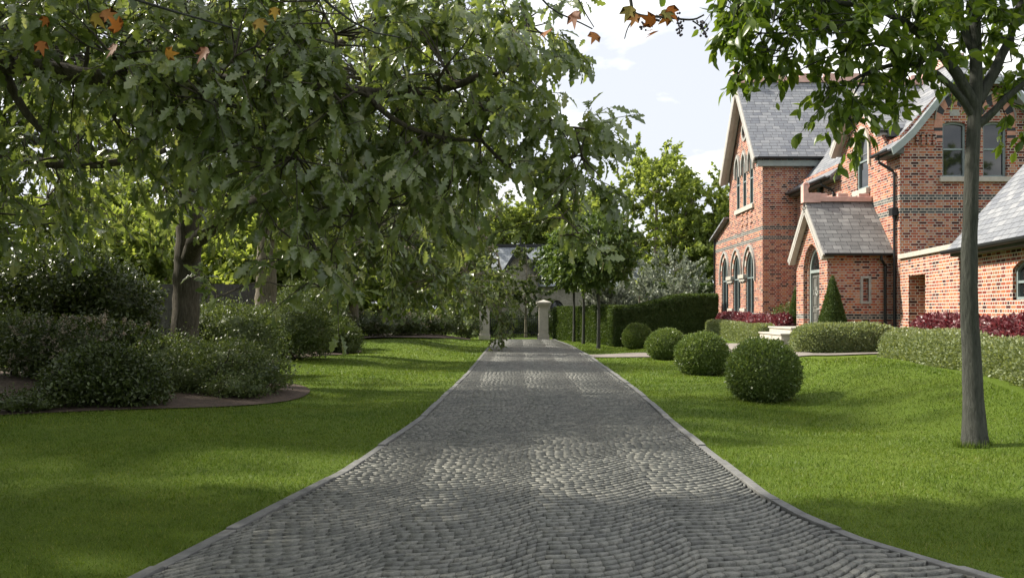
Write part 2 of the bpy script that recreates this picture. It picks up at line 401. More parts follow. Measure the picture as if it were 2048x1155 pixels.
# granite setts laid in segmental arcs, each a small bevelled block
def setts():
    rng = np.random.default_rng(5)
    ROW, RISE, NR = .100, 6, 400                            # each arc climbs six courses, then meets the next one
    tt = np.linspace(0, 1, 401); d_ = np.where(tt < .84, 1.75*(tt/.84)**1.25, 1.75*np.maximum(np.cos((tt-.84)/.16*np.pi/2), 0)**.8)
    F1 = np.r_[0, np.cumsum((d_[1:]+d_[:-1])/2)]; F1 = F1/F1[-1]*RISE*ROW
    def FF(x):
        u = x-.19; k = np.floor(u); return k*RISE*ROW + np.interp(u-k, tt, F1)
    xs = np.linspace(-7, 9, 6401); al = np.r_[0, np.cumsum(np.hypot(np.diff(xs), np.diff(FF(xs))))]
    A = []; B = []; G = []
    for r in range(-90, 540):
        n_ = int(al[-1]/.104); c = (np.arange(n_)+rng.random()+rng.normal(0, .10, n_))*.104
        x_ = np.interp(np.clip(c, 0, al[-1]), al, xs)
        A.append(x_[:-1]); B.append(x_[1:]); G.append(np.full(n_-1, r))
    a = np.concatenate(A)+.0008; b = np.concatenate(B)-.0008; r = np.concatenate(G)
    ym = r*ROW+FF((a+b)/2); k = (ym > -2) & (ym < 46.2) & (b > xl(ym)-.05) & (a < xr(ym)+.05) & (b > a+.01)
    a, b, r = a[k], b[k], r[k]; rowr = np.random.default_rng(8).random(700)[r+100]
    wob = lambda x, y: .02*np.sin(y*1.9+x*2.3)+.012*np.sin(y*4.7-x*3.1)
    g = .0078; y0 = r*ROW
    pts = np.stack([np.stack([a, y0+g+FF(a)], -1), np.stack([b, y0+g+FF(b)], -1), np.stack([b, y0+ROW-g+FF(b)], -1), np.stack([a, y0+ROW-g+FF(a)], -1)], 1)
    pts[..., 1] += wob(pts[..., 0], pts[..., 1]) + rng.normal(0, .0022, pts.shape[:2])
    pts[..., 0] = np.clip(pts[..., 0], xl(pts[..., 1])+.004, xr(pts[..., 1])-.004)
    area = .5*np.abs((pts[:,2,0]-pts[:,0,0])*(pts[:,3,1]-pts[:,1,1]) - (pts[:,3,0]-pts[:,1,0])*(pts[:,2,1]-pts[:,0,1]))
    kp_ = (area > .0010) & (pts[:,:,1].max(1) < 46.2); rowr = rowr[kp_]
    pts = pts[(area > .0010) & (pts[:,:,1].max(1) < 46.2)]
    n = len(pts); cen = pts.mean(1, keepdims=True)
    h = .040 + (rowr[:, None]-.5)*.006 + rng.normal(0, .0010, (n,1)) + rng.normal(0, .0008, (n,4))
    bot = np.concatenate([pts, np.full((n,4,1), .004)], -1)
    h = h + np.array([.005, .005, -.007, -.007])[None]
    shp = np.concatenate([pts, (h-.005)[...,None]], -1)
    ins = lambda u, v: pts[:,0]*(1-u)*(1-v)+pts[:,1]*u*(1-v)+pts[:,2]*u*v+pts[:,3]*(1-u)*v
    top = np.concatenate([np.stack([ins(.02,.05), ins(.98,.05), ins(.98,.94), ins(.02,.94)], 1), h[...,None]], -1)
    V = np.concatenate([bot, shp, top], 1).reshape(-1,3)
    f = [(8,9,10,11)]
    for k in range(4):
        l = (k+1) % 4; f += [(k,l,4+l,4+k), (4+k,4+l,8+l,8+k)]
    F = (np.array(f)[None] + 12*np.arange(n)[:,None,None]).reshape(-1,4)
    return V, F
V, F = setts()
tag(np_mesh('driveway', V, F, M['setts']), kind='structure')

def kerb(fn, side):
    mb = MB(); y = -2.0; rr = random.Random(3)
    while y < 46:
        n = 4; L = .86 + rr.random()*.1; t = .085; h = .055 + rr.uniform(-.008, .008); t = .085+rr.uniform(-.006,.006)
        yy = [y + .008 + (L-.016)*k/n for k in range(n+1)]
        inn = [(float(fn(v)), v) for v in yy]; out = [(float(fn(v))+side*t, v) for v in yy]
        for k in range(n):
            a, b, c, d = inn[k], inn[k+1], out[k+1], out[k]
            mb.face([(*a,h),(*b,h),(*c,h),(*d,h)]); mb.face([(*a,-.05),(*b,-.05),(*b,h),(*a,h)]); mb.face([(*d,-.05),(*d,h),(*c,h),(*c,-.05)])
        a, d = inn[0], out[0]; mb.face([(*a,-.05),(*a,h),(*d,h),(*d,-.05)])
        a, d = inn[-1], out[-1]; mb.face([(*a,-.05),(*d,-.05),(*d,h),(*a,h)])
        y += L
    tag(mb.build('kerb', M['kerb'], bevel=.006), kind='structure')
kerb(xl, -1); kerb(xr, 1)

def inpoly(x, y, poly):
    x = np.asarray(x); c = np.zeros(x.shape, bool); n = len(poly)
    for k in range(n):
        x0, y0 = poly[k]; x1, y1 = poly[(k+1) % n]
        if y0 == y1: continue
        c ^= ((y0 > y) != (y1 > y)) & (x < (x1-x0)*(y-y0)/(y1-y0)+x0)
    return c
def smoothpoly(pts, n=2):
    p = np.array(pts, float)
    for _ in range(n):
        q = np.roll(p, -1, 0); p = np.stack([.75*p+.25*q, .25*p+.75*q], 1).reshape(-1, 2)
    return p
def sheet(name, poly, lift, m, centre=None, rings=10, dome=0.0):
    p = np.array(poly, float)
    q = np.concatenate([p[k] + (p[(k+1) % len(p)]-p[k])*np.linspace(0, 1, max(2, int(np.hypot(*(p[(k+1)%len(p)]-p[k]))/.35)+1))[:-1, None] for k in range(len(p))])
    c = np.array(centre if centre else q.mean(0)); V = [(c[0], c[1], gz(*c)+lift+dome)]; F = []; n = len(q)
    for r in range(1, rings+1):
        s = r/rings
        for v in q:
            w_ = c+(v-c)*s; V.append((w_[0], w_[1], gz(*w_)+lift+dome*(1-s*s)))
    for k in range(n): F.append((0, 1+k, 1+(k+1) % n, 1+(k+1) % n))
    tri = [(0, 1+k, 1+(k+1) % n) for k in range(n)]; quad = []
    for r in range(rings-1):
        for k in range(n):
            a = 1+r*n+k; b = 1+r*n+(k+1) % n; quad.append((a, a+n, b+n, b))
    me = bpy.data.meshes.new(name); me.from_pydata([tuple(map(float, v)) for v in V], [], tri+quad); me.materials.append(m)
    bm = bmesh.new(); bm.from_mesh(me); bmesh.ops.recalc_face_normals(bm, faces=bm.faces)
    if sum(f.normal.z for f in bm.faces) < 0: bmesh.ops.reverse_faces(bm, faces=bm.faces)
    bm.to_mesh(me); bm.free()
    return tag(link(bpy.data.objects.new(name, me)), kind='structure')
BED1 = smoothpoly([(-13,11.2),(-8.2,12.7),(-6.3,13.2),(-4.9,14.0),(-4.0,15.4),(-4.15,17.2),(-5.2,18.6),(-6.2,20.5),(-7,22),(-13,22)])
BED2 = smoothpoly([(-13,22.2),(-7.6,22.5),(-6.9,24.5),(-6.4,26.4),(-5.6,28.2),(-5.5,30.3),(-6.5,31.6),(-7,33.5),(-6.7,37),(-5.4,40),(-3.6,41.6),(-2.6,42.6),(-2.4,45.5),(-13,46)])
sheet('soil_bed', BED1, .02, M['soil'], (-8.5, 17), dome=.10)
sheet('soil_bed', BED2, .02, M['soil'], (-8.6, 30), dome=.10, rings=14)
PATHA = [(2.36,28.6),(4.3,28.7),(6.3,27.9),(6.75,24.4),(6.9,21.9),(7.0,20.5),(8.1,20.15),(9.3,20.1),(9.6,21.2),(7.6,21.35),(7.15,21.9),(7.15,24.2),(8.8,24.4),(8.8,26.7),(7.35,26.9),(7.1,28.3),(6.6,29.9),(4.6,30.5),(2.34,30.3)]
def strip(name, A, B, lift, m, n=24):
    "paving between two polylines"
    A = np.array(A, float); B = np.array(B, float)
    def res(p):
        d = np.r_[0, np.cumsum(np.hypot(*np.diff(p, axis=0).T))]; s = np.linspace(0, d[-1], n); return np.stack([np.interp(s, d, p[:,0]), np.interp(s, d, p[:,1])], -1)
    a, b = res(A), res(B); V = []; F = []
    for k in range(n):
        for q in np.linspace(0, 1, 7):
            v = a[k]+(b[k]-a[k])*q; V.append((v[0], v[1], gz(*v)+lift))
    for k in range(n-1):
        for q in range(6): c = k*7+q; F.append((c, c+7, c+8, c+1))
    return tag(np_mesh(name, V, F, m, smooth=True), kind='structure')
strip('garden_path', [(2.43,28.5),(4.6,28.6),(5.6,27.6),(6.1,25.0),(6.4,22.3),(6.9,21.15),(7.6,20.85),(9.5,20.7)],
      [(2.43,30.2),(5.4,30.4),(7.2,29.2),(7.5,26.9),(7.45,24.0),(7.35,22.0),(7.45,21.5),(9.7,21.2)], .03, M['path'], 40)
PATHPOLY = [(2.4,28.4),(4.6,28.5),(5.5,27.6),(6.0,25.0),(6.3,22.3),(6.8,21.05),(7.6,20.75),(9.6,20.6),(9.9,24),(8.8,30),(5.4,30.5),(2.4,30.3)]

BALLS = [(4.33,15.2,.64),(4.54,21.2,.65),(4.83,28.0,.66),(5.04,36.4,.65)]
RTREE = (5.19, 9.75)
def grass():
    rng = np.random.default_rng(11); out = []
    for (y0, y1, dens, bw, bh) in ((3.6,7,3300,.0034,.036),(7,11,2300,.0045,.038),(11,17,1100,.0068,.042),(17,27,420,.011,.046),(27,46,130,.019,.052)):
        x0, x1 = -(y1*.64+1.5), min(y1*.62+1.5, 9.3)
        n = int((x1-x0)*(y1-y0)*dens)
        x = rng.uniform(x0, x1, n); y = rng.uniform(y0, y1, n)
        k = (np.abs(x+.005*y) < y*.62+1.2) & ((x < xl(y)-.068) | (x > xr(y)+.068))
        k &= ~inpoly(x, y, BED1) & ~inpoly(x, y, BED2) & ~inpoly(x, y, PATHPOLY)
        k &= ~((x > 7.25+.145*(y-13)) & (y < 20.2) & (y > 9)) & ~((x > 7) & (y > 20))
        k &= np.hypot(x-RTREE[0], y-RTREE[1]) > .13
        for bx, by, br in BALLS: k &= np.hypot(x-bx, y-by) > br*.72
        x, y = x[k], y[k]; n = len(x)
        z = ground(x, y)
        a = rng.uniform(0, 2*np.pi, n); h = bh*.82*rng.uniform(.45, 1.2, n)
        pat = np.sin(x*1.7+np.sin(y*1.3)*2)*np.sin(y*2.1+x*.5); h = h*(1+.25*pat)
        ln = h*rng.uniform(.2, .9, n); b = rng.uniform(0, 2*np.pi, n)
        dx, dy = np.cos(a)*bw, np.sin(a)*bw
        base = np.stack([x, y, z-.004], -1)
        v0 = base - np.stack([dx, dy, 0*dx], -1); v1 = base + np.stack([dx, dy, 0*dx], -1)
        v2 = base + np.stack([np.cos(b)*ln, np.sin(b)*ln, h], -1)
        out.append(np.stack([v0, v1, v2], 1))
    n = 700; a = rng.uniform(0, 2*np.pi, n); q = rng.uniform(.125, .20, n)     # longer tufts the mower leaves round the trunk
    x = RTREE[0]+np.cos(a)*q; y = RTREE[1]+np.sin(a)*q; z = ground(x, y); h = rng.uniform(.04, .11, n); th = rng.uniform(0, 2*np.pi, n)
    base = np.stack([x, y, z-.004], -1); e = np.stack([np.cos(th), np.sin(th), 0*th], -1)*.004
    out.append(np.stack([base-e, base+e, base+np.stack([rng.normal(0, .02, n), rng.normal(0, .02, n), h], -1)], 1))
    V = np.concatenate(out).reshape(-1, 3)
    o = np_mesh('grass', V, np.arange(len(V)).reshape(-1, 3), M['blade'])
    tag(o, 'short mown green grass of the lawn on both sides of the driveway', 'grass', kind='stuff')
grass()

# ---------------------------------------------------------------- leaves, tubes, trees
def tmpl(ys, ws, fold=.25, curl=.25):
    "leaf template: midrib plus an outline on each side, quads"
    v = []; f = []
    n = len(ys)
    for y, wd in zip(ys, ws):
        z = -curl*y*y
        v += [(-wd, y, z+fold*wd), (0, y, z), (wd, y, z+fold*wd)]
    for k in range(n-1):
        a = 3*k; f += [(a, a+1, a+4, a+3), (a+1, a+2, a+5, a+4)]
    return np.array(v), np.array(f)
OAK = tmpl([0,.12,.22,.32,.42,.52,.63,.74,.86,1.0], [.012,.035,.14,.06,.205,.095,.25,.125,.165,.02], .34, .34)
OAKLO = tmpl([0,.25,.40,.62,.78,1.0], [.02,.20,.13,.34,.20,.03], .22, .2)
OVATE = tmpl([0,.22,.5,.78,1.0], [.015,.19,.25,.14,.01], .30, .22)
SMALL = (np.array([(0,0,0),(.30,.5,.10),(0,1,0),(-.30,.5,.10)]), np.array([(0,1,2,3)]))
def maple_tmpl():
    ang = [(-150,.35),(-125,.22),(-100,.62),(-75,.34),(-55,.85),(-35,.42),(-15,.62),(0,1.0),(15,.62),(35,.42),(55,.85),(75,.34),(100,.62),(125,.22),(150,.35)]
    v = [(0,.0,0)]; f = []
    for a, r in ang: v.append((math.sin(R(a))*r*.62, .25+math.cos(R(a))*r*.75, .10*abs(math.sin(R(a)))*r))
    for k in range(1, len(ang)): f.append((0, k, k+1, k+1))
    f2 = [(0, k, k+1, k+2) for k in range(1, len(ang)-1, 2)]
    return np.array(v), np.array(f2)
MAPLE = maple_tmpl()
def unit(a): return a/np.maximum(np.linalg.norm(a, axis=-1, keepdims=True), 1e-9)
def leaf_arrays(Pn, D, N, S, T):
    tv, tf = T
    D = unit(D); N = unit(N - (N*D).sum(-1, keepdims=True)*D); Xv = np.cross(D, N)
    S = np.asarray(S)[:, None, None]
    V = Pn[:, None, :] + S*(tv[None, :, 0:1]*Xv[:, None] + tv[None, :, 1:2]*D[:, None] + tv[None, :, 2:3]*N[:, None])
    F = tf[None] + len(tv)*np.arange(len(Pn))[:, None, None]
    return V.reshape(-1, 3), F.reshape(-1, tf.shape[1])
def tubes(C, Rd, sides):
    "C (n,k,3) centre lines, Rd (n,k) radii"
    n, k, _ = C.shape
    D = unit(np.gradient(C, axis=1)); up = np.where(np.abs(D[..., 2:3]) > .9, np.array([0, 1., 0]), np.array([0, 0, 1.]))
    A = unit(np.cross(D, up)); B = np.cross(A, D)
    th = np.arange(sides)*2*np.pi/sides
    V = C[:, :, None] + Rd[:, :, None, None]*(np.cos(th)[:, None]*A[:, :, None] + np.sin(th)[:, None]*B[:, :, None])
    j = np.arange(sides); q = np.stack([j, (j+1) % sides, (j+1) % sides+sides, j+sides], -1)
    q = (q[None] + sides*np.arange(k-1)[:, None, None]).reshape(-1, 4)
    F = (q[None] + k*sides*np.arange(n)[:, None, None]).reshape(-1, 4)
    return V.reshape(-1, 3), F
def resample(pts, n):
    p = np.array(pts, float)
    for _ in range(2):                                              # round the corners
        if len(p) > 2: p = np.concatenate([p[:1], np.stack([.75*p[:-1]+.25*p[1:], .25*p[:-1]+.75*p[1:]], 1).reshape(-1, 3), p[-1:]])
    d = np.r_[0, np.cumsum(np.linalg.norm(np.diff(p, axis=0), axis=1))]; s = np.linspace(0, d[-1], n)
    return np.stack([np.interp(s, d, p[:, a]) for a in range(3)], -1)
class Geo:
    def __init__(s): s.V = []; s.F = []; s.n = 0
    def add(s, V, F):
        s.V.append(V); s.F.append(F + s.n); s.n += len(V)
    def build(s, name, m, parent, off=(0, 0, 0), smooth=False):
        return np_mesh(name, np.concatenate(s.V) - np.array(off), np.concatenate(s.F), m, parent, smooth)

def tree(name, label, cat, loc, limbs, blobs, leaf, size, lm, bm_, seed, group=None, per=14, twig=.55, droop=.5, sub=4, conn=1.0, flare=1.5, shell=.5, spread=.5, face=(0, 0, .55), fr=.65):
    """limbs: (points, r0, r1, sides); the first is the trunk. blobs: (centre, radii, number of twigs)."""
    rng = np.random.default_rng(seed); loc = np.array(loc, float)
    root = tag(empty(name, loc), label, cat, group)
    W = Geo(); sk = []; skr = []
    for k, (pts, r0, r1, sides) in enumerate(limbs):
        n = max(8, int(np.linalg.norm(np.diff(np.array(pts), axis=0), axis=1).sum()*5))
        c = resample(pts, n)
        c[1:-1] += rng.normal(0, (.025 if k == 0 else .10)*r0, c[1:-1].shape)*np.array([1, 1, .3])
        s = np.linspace(0, 1, n); r = r0+(r1-r0)*s**.8
        if k == 0: r = r*(1+(flare-1)*np.exp(-(c[:, 2]-c[0, 2])/.35))
        r = r*(1+rng.normal(0, .02, n))
        V, F = tubes(c[None], r[None], sides); W.add(V, F)
        q = s > (.45 if k == 0 else .1); sk.append(c[q]); skr.append(r[q])
    cents = []; 
    for (cen, rad, nt_) in blobs:                                   # secondary boughs into each part of the crown
        cen = np.array(cen, float); rad = np.array(rad, float)
        for _ in range(sub):
            e = cen + rng.uniform(-.75, .75, 3)*rad
            S = np.concatenate(sk); RR_ = np.concatenate(skr)
            j = np.argmin(np.linalg.norm(S-e, axis=1)+.6*np.maximum(S[:, 2]-e[2], 0)); a = S[j]
            L = np.linalg.norm(e-a)
            if L < .25: continue
            mid = (a+e)/2 + rng.normal(0, .10, 3)*L + np.array([0, 0, .06*L])
            c = resample([a, mid, e], 9); c[1:-1] += rng.normal(0, .012*L, (7, 3))
            r0 = min(RR_[j]*.62, .018+.014*L); r = np.linspace(r0, .007, 9)
            V, F = tubes(c[None], r[None], 5); W.add(V, F); sk.append(c[2:]); skr.append(r[2:])
    S = np.concatenate(sk)
    E = []; O = []
    for (cen, rad, nt_) in blobs:
        u = unit(rng.normal(0, 1, (nt_, 3))); rr = rng.uniform(shell**3, 1, (nt_, 1))**(1/3)
        E.append(np.array(cen)+u*rr*np.array(rad)); O.append(u)
    E = np.concatenate(E); O = np.concatenate(O); n = len(E)
    A = np.empty_like(E)
    for k in range(0, n, 400):
        d = np.linalg.norm(E[k:k+400, None]-S[None], axis=2)+.5*np.maximum(S[None, :, 2]-E[k:k+400, None, 2], 0); A[k:k+400] = S[np.argmin(d, 1)]
    away = unit(E-A)
    D = unit(away*.7+O*.5+rng.normal(0, .35, (n, 3))+np.array([0, 0, -droop*.5]))
    L = twig*rng.uniform(.6, 1.3, (n, 1))
    tip = E+D*L+np.array([0, 0, -1.])*droop*L*.35
    keep = rng.random(n) < conn
    mid = (A+E)/2+rng.normal(0, .06, (n, 3))*np.linalg.norm(E-A, axis=1, keepdims=True)
    C = np.stack([A, .5*A+.5*mid, mid, .5*mid+.5*E, E, (E+tip)/2+np.array([0, 0, .04])*L, tip], 1)
    rd = np.array([.013, .011, .009, .008, .0065, .005, .003])[None]*np.clip(twig/.5, .5, 1.5)
    V, F = tubes(C[keep], np.repeat(rd, keep.sum(), 0), 3); W.add(V, F)
    W.build('trunk', bm_, root, loc, True)
    s = rng.uniform(-.25, 1, (n, per, 1))
    base = E[:, None]+(tip-E)[:, None]*s
    ld = unit(D[:, None]*.55+rng.normal(0, spread, (n, per, 3))+np.array([0, 0, -droop]))
    nn = np.array(face)+rng.normal(0, fr, (n, per, 3))
    base = (base+rng.normal(0, .05*twig, base.shape)).reshape(-1, 3)
    T = {'oak': OAK, 'oaklo': OAKLO, 'ovate': OVATE, 'small': SMALL}[leaf]
    V, F = leaf_arrays(base, ld.reshape(-1, 3), nn.reshape(-1, 3), size*rng.uniform(.6, 1.2, n*per), T)
    np_mesh('crown', V-loc, F, lm, root)
    return root

# ---------------------------------------------------------------- the brick house
def arch2(c, wd, sill, spring, apex, n=10):
    "pointed-arch opening outline in (u, z), anticlockwise from lower left"
    h = wd/2; rise = apex-spring; r = (h*h+rise*rise)/(2*h)      # two arcs meeting at the apex
    pts = [(c-h, sill), (c+h, sill), (c+h, spring)]
    a1 = math.atan2(rise, r-h) if r >= h else math.pi-math.asin(min(1, rise/r))
    for k in range(1, n+1):
        a = a1*k/n; pts.append((c+h-r+r*math.cos(a), spring+r*math.sin(a)))
    for k in range(n-1, -1, -1):
        a = a1*k/n; pts.append((c-h+r-r*math.cos(a), spring+r*math.sin(a)))
    return pts
def segm(c, wd, sill, spring, rise, n=8):
    h = wd/2; r = (h*h+rise*rise)/(2*rise); a1 = math.asin(h/r)
    return [(c-h, sill), (c+h, sill)] + [(c+r*math.sin(a1-2*a1*k/n), spring+rise-r+r*math.cos(a1-2*a1*k/n)) for k in range(n+1)]
class Plane:
    "a wall plane: u runs along, n points outwards"
    def __init__(s, org, u, n): s.o = Vector(org); s.u = Vector(u).normalized(); s.n = Vector(n).normalized()
    def p(s, uz, off=0.0): return s.o + s.u*uz[0] + Vector((0, 0, 1))*(uz[1]-s.o.z) + s.n*off
def panel(mb, pl, outline, holes=(), depth=.2, mi=0, mrev=None):
    polys = [[Vector((a, b, 0)) for a, b in outline]] + [[Vector((a, b, 0)) for a, b in h] for h in holes]
    flat = [q for p_ in polys for q in p_]
    i = len(mb.v); mb.v += [tuple(pl.p((q.x, q.y))) for q in flat]
    for t in tessellate_polygon(polys):
        mb.f.append(tuple(i+k for k in t)); mb.m.append(mi)
    for h in holes:
        n = len(h)
        for k in range(n):
            a, b = h[k], h[(k+1) % n]
            mb.face([pl.p(a), pl.p(b), pl.p(b, -depth), pl.p(a, -depth)], mi if mrev is None else mrev)
def ring(mb, pl, inner, outer, off0, off1, mi=0, closed=True, alt=None):
    "solid band between two outlines of equal length"
    n = len(inner); rng_ = range(n if closed else n-1)
    for k in rng_:
        l = (k+1) % n; m_ = mi if alt is None else alt[(k//2) % 2]
        a, b, c, d = inner[k], inner[l], outer[l], outer[k]
        mb.face([pl.p(a, off1), pl.p(b, off1), pl.p(c, off1), pl.p(d, off1)], m_)
        mb.face([pl.p(a, off0), pl.p(b, off0), pl.p(b, off1), pl.p(a, off1)], m_)
        mb.face([pl.p(d, off0), pl.p(d, off1), pl.p(c, off1), pl.p(c, off0)], m_)
    if not closed:
        for k in (0, n-1): mb.face([pl.p(inner[k], off0), pl.p(inner[k], off1), pl.p(outer[k], off1), pl.p(outer[k], off0)], mi)
def offset(o, t, c=None):
    "outline grown by t about its own edges (approximate: along the vertex normals)"
    n = len(o); r = []
    for k in range(n):
        a, b, d = Vector(o[k-1]), Vector(o[k]), Vector(o[(k+1) % n])
        e1 = (b-a); e2 = (d-b)
        if e1.length < 1e-6: e1 = e2
        if e2.length < 1e-6: e2 = e1
        e1.normalize(); e2.normalize()
        n1 = Vector((e1.y, -e1.x)); n2 = Vector((e2.y, -e2.x)); m_ = n1+n2
        m_ = m_/max(.5, m_.length_squared)*2 if m_.length > .3 else n1
        r.append((b.x+m_.x*t, b.y+m_.y*t))
    return r
def window(pl, out, depth, parent, bars=(), mull=(), fw=.06, name='window', m='joinery', sill=None, sillm='stone'):
    "frame fitted in the opening outline at the given depth; pane and sill are its children"
    mb = MB(); inn = offset(out, -fw); ring(mb, pl, inn, out, -depth, -depth+.07)
    zs = [q[1] for q in out]; us = [q[0] for q in out]
    for z in bars: mb.face([]) if False else barbox(mb, pl, min(us)+fw*.5, max(us)-fw*.5, z-.025, z+.025, -depth+.005, -depth+.06)
    for u, z0, z1 in mull: barbox(mb, pl, u-.03, u+.03, z0, z1, -depth+.005, -depth+.062)
    f = mb.build(name, M[m], parent)
    g_ = MB(); panel(g_, pl, offset(out, -fw*.4)); 
    for k, v in enumerate(g_.v): g_.v[k] = tuple(Vector(v)+pl.n*(-depth+.02))
    g_.build('pane', M['glass'], f)
    if sill:
        sb = MB(); u0, u1, z0, z1, pr = sill
        a = [(u0, z0), (u1, z0), (u1, z1), (u0, z1)]
        q = [pl.p(v, -depth+.0) for v in a]; w_ = [pl.p((u0, z0), pr), pl.p((u1, z0), pr), pl.p((u1, z1-.03), pr), pl.p((u0, z1-.03), pr)]
        sb.mesh(q+w_, [(4,5,6,7),(0,4,7,3),(1,2,6,5),(3,7,6,2),(0,1,5,4),(0,3,2,1)])
        sb.build('sill', M[sillm], f, bevel=.01)
    return f
def barbox(mb, pl, u0, u1, z0, z1, o0, o1, mi=0):
    c = [pl.p((u0,z0),o0), pl.p((u1,z0),o0), pl.p((u1,z1),o0), pl.p((u0,z1),o0), pl.p((u0,z0),o1), pl.p((u1,z0),o1), pl.p((u1,z1),o1), pl.p((u0,z1),o1)]
    mb.mesh(c, [(0,3,2,1),(4,5,6,7),(0,1,5,4),(1,2,6,5),(2,3,7,6),(3,0,4,7)], mi)
def slab(mb, quad, t=.07, mi=0):
    "roof plane: polygon with thickness below"
    q = [Vector(v) for v in quad]; n = (q[1]-q[0]).cross(q[2]-q[0]).normalized()
    if n.z < 0: n = -n
    mb.prism(q, n*(-t), mi)
def crest(name, parent, a, b, hgt=.14, merlon=.16, step=.62, thick=.14, finial=None):
    "ridge of terracotta tiles with raised merlons, and a curled finial at end a"
    a = Vector(a); b = Vector(b); d = (b-a); L = d.length; d.normalize(); mb = MB()
    z = Vector((0,0,1))
    mb.bar(a+z*(hgt/2-.03), b+z*(hgt/2-.03), thick+.06, hgt)
    s = step*.6
    while s < L-.25:
        p_ = a+d*s; mb.bar(p_+z*(hgt-.03+merlon/2), p_+d*(step*.5)+z*(hgt-.03+merlon/2), thick*.8, merlon); s += step
    r = mb.build(name, M['terracotta'], parent, bevel=.012)
    if finial:
        f = MB(); h = finial
        f.bar(a+z*(.0), a+d*.45+z*.0, thick+.085, .0001) if False else None
        f.prism([a-d*.06+z*-.06, a+d*.46+z*-.06, a+d*.46+z*(h*.50), a+d*.10+z*(h*.50), a+d*.05+z*h, a-d*.06+z*h], d.cross(z)*(thick+.10))
        for k in range(len(f.v)): f.v[k] = tuple(Vector(f.v[k])-d.cross(z)*(thick+.10)/2)
        pts = [a+d*(.0+.075*(1-math.cos(t_))-.02)+z*(h+.075*math.sin(t_)) for t_ in [k*R(250)/10 for k in range(11)]]
        f.tube(pts, .04, 8)
        f.build('finial', M['terracotta'], r, bevel=.008)
    return r
def gutter(parent, a, b, r=.065):
    mb = MB(); a = Vector(a); b = Vector(b); d = (b-a).normalized(); x = d.cross(Vector((0,0,1)))
    prof = [(-r,0.02),(-r,-.03),(-r*.6,-r),(r*.6,-r),(r,-.03),(r,.02),(r*.8,.02),(r*.8,-.02),(r*.5,-r*.75),(-r*.5,-r*.75),(-r*.8,-.02),(-r*.8,.02)]
    mb.prism([a+x*p_+Vector((0,0,q)) for p_, q in prof], b-a)
    return mb.build('gutter', M['iron'], parent)
def downpipe(parent, pts, hopper=None):
    mb = MB(); mb.tube(pts, .042, 8)
    z = pts[-1][2]+.7; x, y, _ = pts[-1]
    while z < pts[-2][2]: mb.tube([(x,y,z),(x,y,z+.06)], .055, 8); z += 1.5
    if hopper: mb.box(x-.11, y-.11, hopper-.10, x+.11, y+.11, hopper+.12)
    return mb.build('downpipe', M['iron'], parent)

HX, HY = 10.5, 23.5
house = tag(empty('brick_house', (HX, HY, .45)), 'red brick gabled house with slate roofs and an entrance porch beyond the lawn', 'house')
HOUSE_PARTS = []
def hp(o):
    HOUSE_PARTS.append(o); return o
class Off: pass
# everything of the house is modelled in world coordinates and parented with an inverse offset
hinv = Matrix.Translation((-HX, -HY, -.45))
def fin():
    for o in HOUSE_PARTS: o.parent = house; o.matrix_parent_inverse = hinv
B0 = .2
# --- main wing: west wall with wall dormer, south gable
Wm = Plane((10.5, 0, 0), (0, -1, 0), (-1, 0, 0))                # u = -y
dormw = arch2(-26.05, .84, 5.30, 6.45, 7.02)
smallw = [(-30.1, 4.95), (-29.4, 4.95), (-29.4, 6.05), (-30.1, 6.05)]
wall = MB()
panel(wall, Wm, [(-32.2, B0), (-23.5, B0), (-23.5, 6.42), (-24.35, 6.42), (-24.45, 6.85), (-26.1, 8.32), (-27.75, 6.75), (-27.8, 6.42), (-32.2, 6.42)], [dormw, smallw], .14)
Sm = Plane((0, 23.5, 0), (1, 0, 0), (0, -1, 0))                 # u = x
gw = [segm(12.01, .66, 5.28, 6.74, .07), segm(13.13, .66, 5.28, 6.74, .07)]
panel(wall, Sm, [(10.5, B0), (14.7, B0), (14.7, 6.42), (13.35, 7.92), (11.85, 7.92), (10.5, 6.42)], gw, .2)
wall.face([(14.7, 23.5, B0), (14.7, 32.2, B0), (14.7, 32.2, 6.4), (14.7, 23.5, 6.4)])
# dormer cheeks
wall.face([(10.5, 24.45, 6.2), (12.3, 24.45, 6.2), (12.3, 24.45, 7.0), (10.5, 24.45, 6.85)])
wall.face([(10.5, 27.75, 6.2), (10.5, 27.75, 6.75), (12.3, 27.75, 7.0), (12.3, 27.75, 6.2)])
# brick corbels and dentils
for X0 in (10.92, 11.08, 11.24, 11.40): wall.box(X0, 23.44, 6.16, X0+.085, 23.499, 6.46)
for Y0 in (23.75, 23.95, 27.95, 28.15, 28.35, 28.55):
    for k in range(2): wall.box(10.44-.0*k, Y0, 5.95+.0*k, 10.499, Y0+.09, 6.2)
hp(wall.build('wall', M['brick']))
# --- tall gabled wing
FX, FY0, FY1, FYM = 9.19, 32.2, 37.3, 34.75
Wf = Plane((FX, 0, 0), (0, -1, 0), (-1, 0, 0))
lanc = [arch2(-y, .50, 5.80, 7.45, 7.92) for y in (33.72, 34.75, 35.78)]
lowc = (34.0, 36.05, 38.1)
low = [arch2(-y, 1.22, 1.42, 3.15, 3.95) for y in lowc]
rnd = [(-FYM+.30*math.cos(a), 8.9+.30*math.sin(a)) for a in [k*2*math.pi/20 for k in range(20)]]
wall = MB()
panel(wall, Wf, [(-40.0, B0), (-FY0, B0), (-FY0, 7.5), (-FYM, 10.62), (-FY1, 7.35), (-FY1, 5.55), (-40.0, 4.95)], low+lanc+[rnd], .18)
wall.face([(FX, FY0, B0), (14.9, FY0, B0), (14.9, FY0, 7.5), (FX, FY0, 7.5)])
wall.face([(FX, 40, B0), (FX, 40, 4.95), (12.5, 40, 4.95), (12.5, 40, B0)])
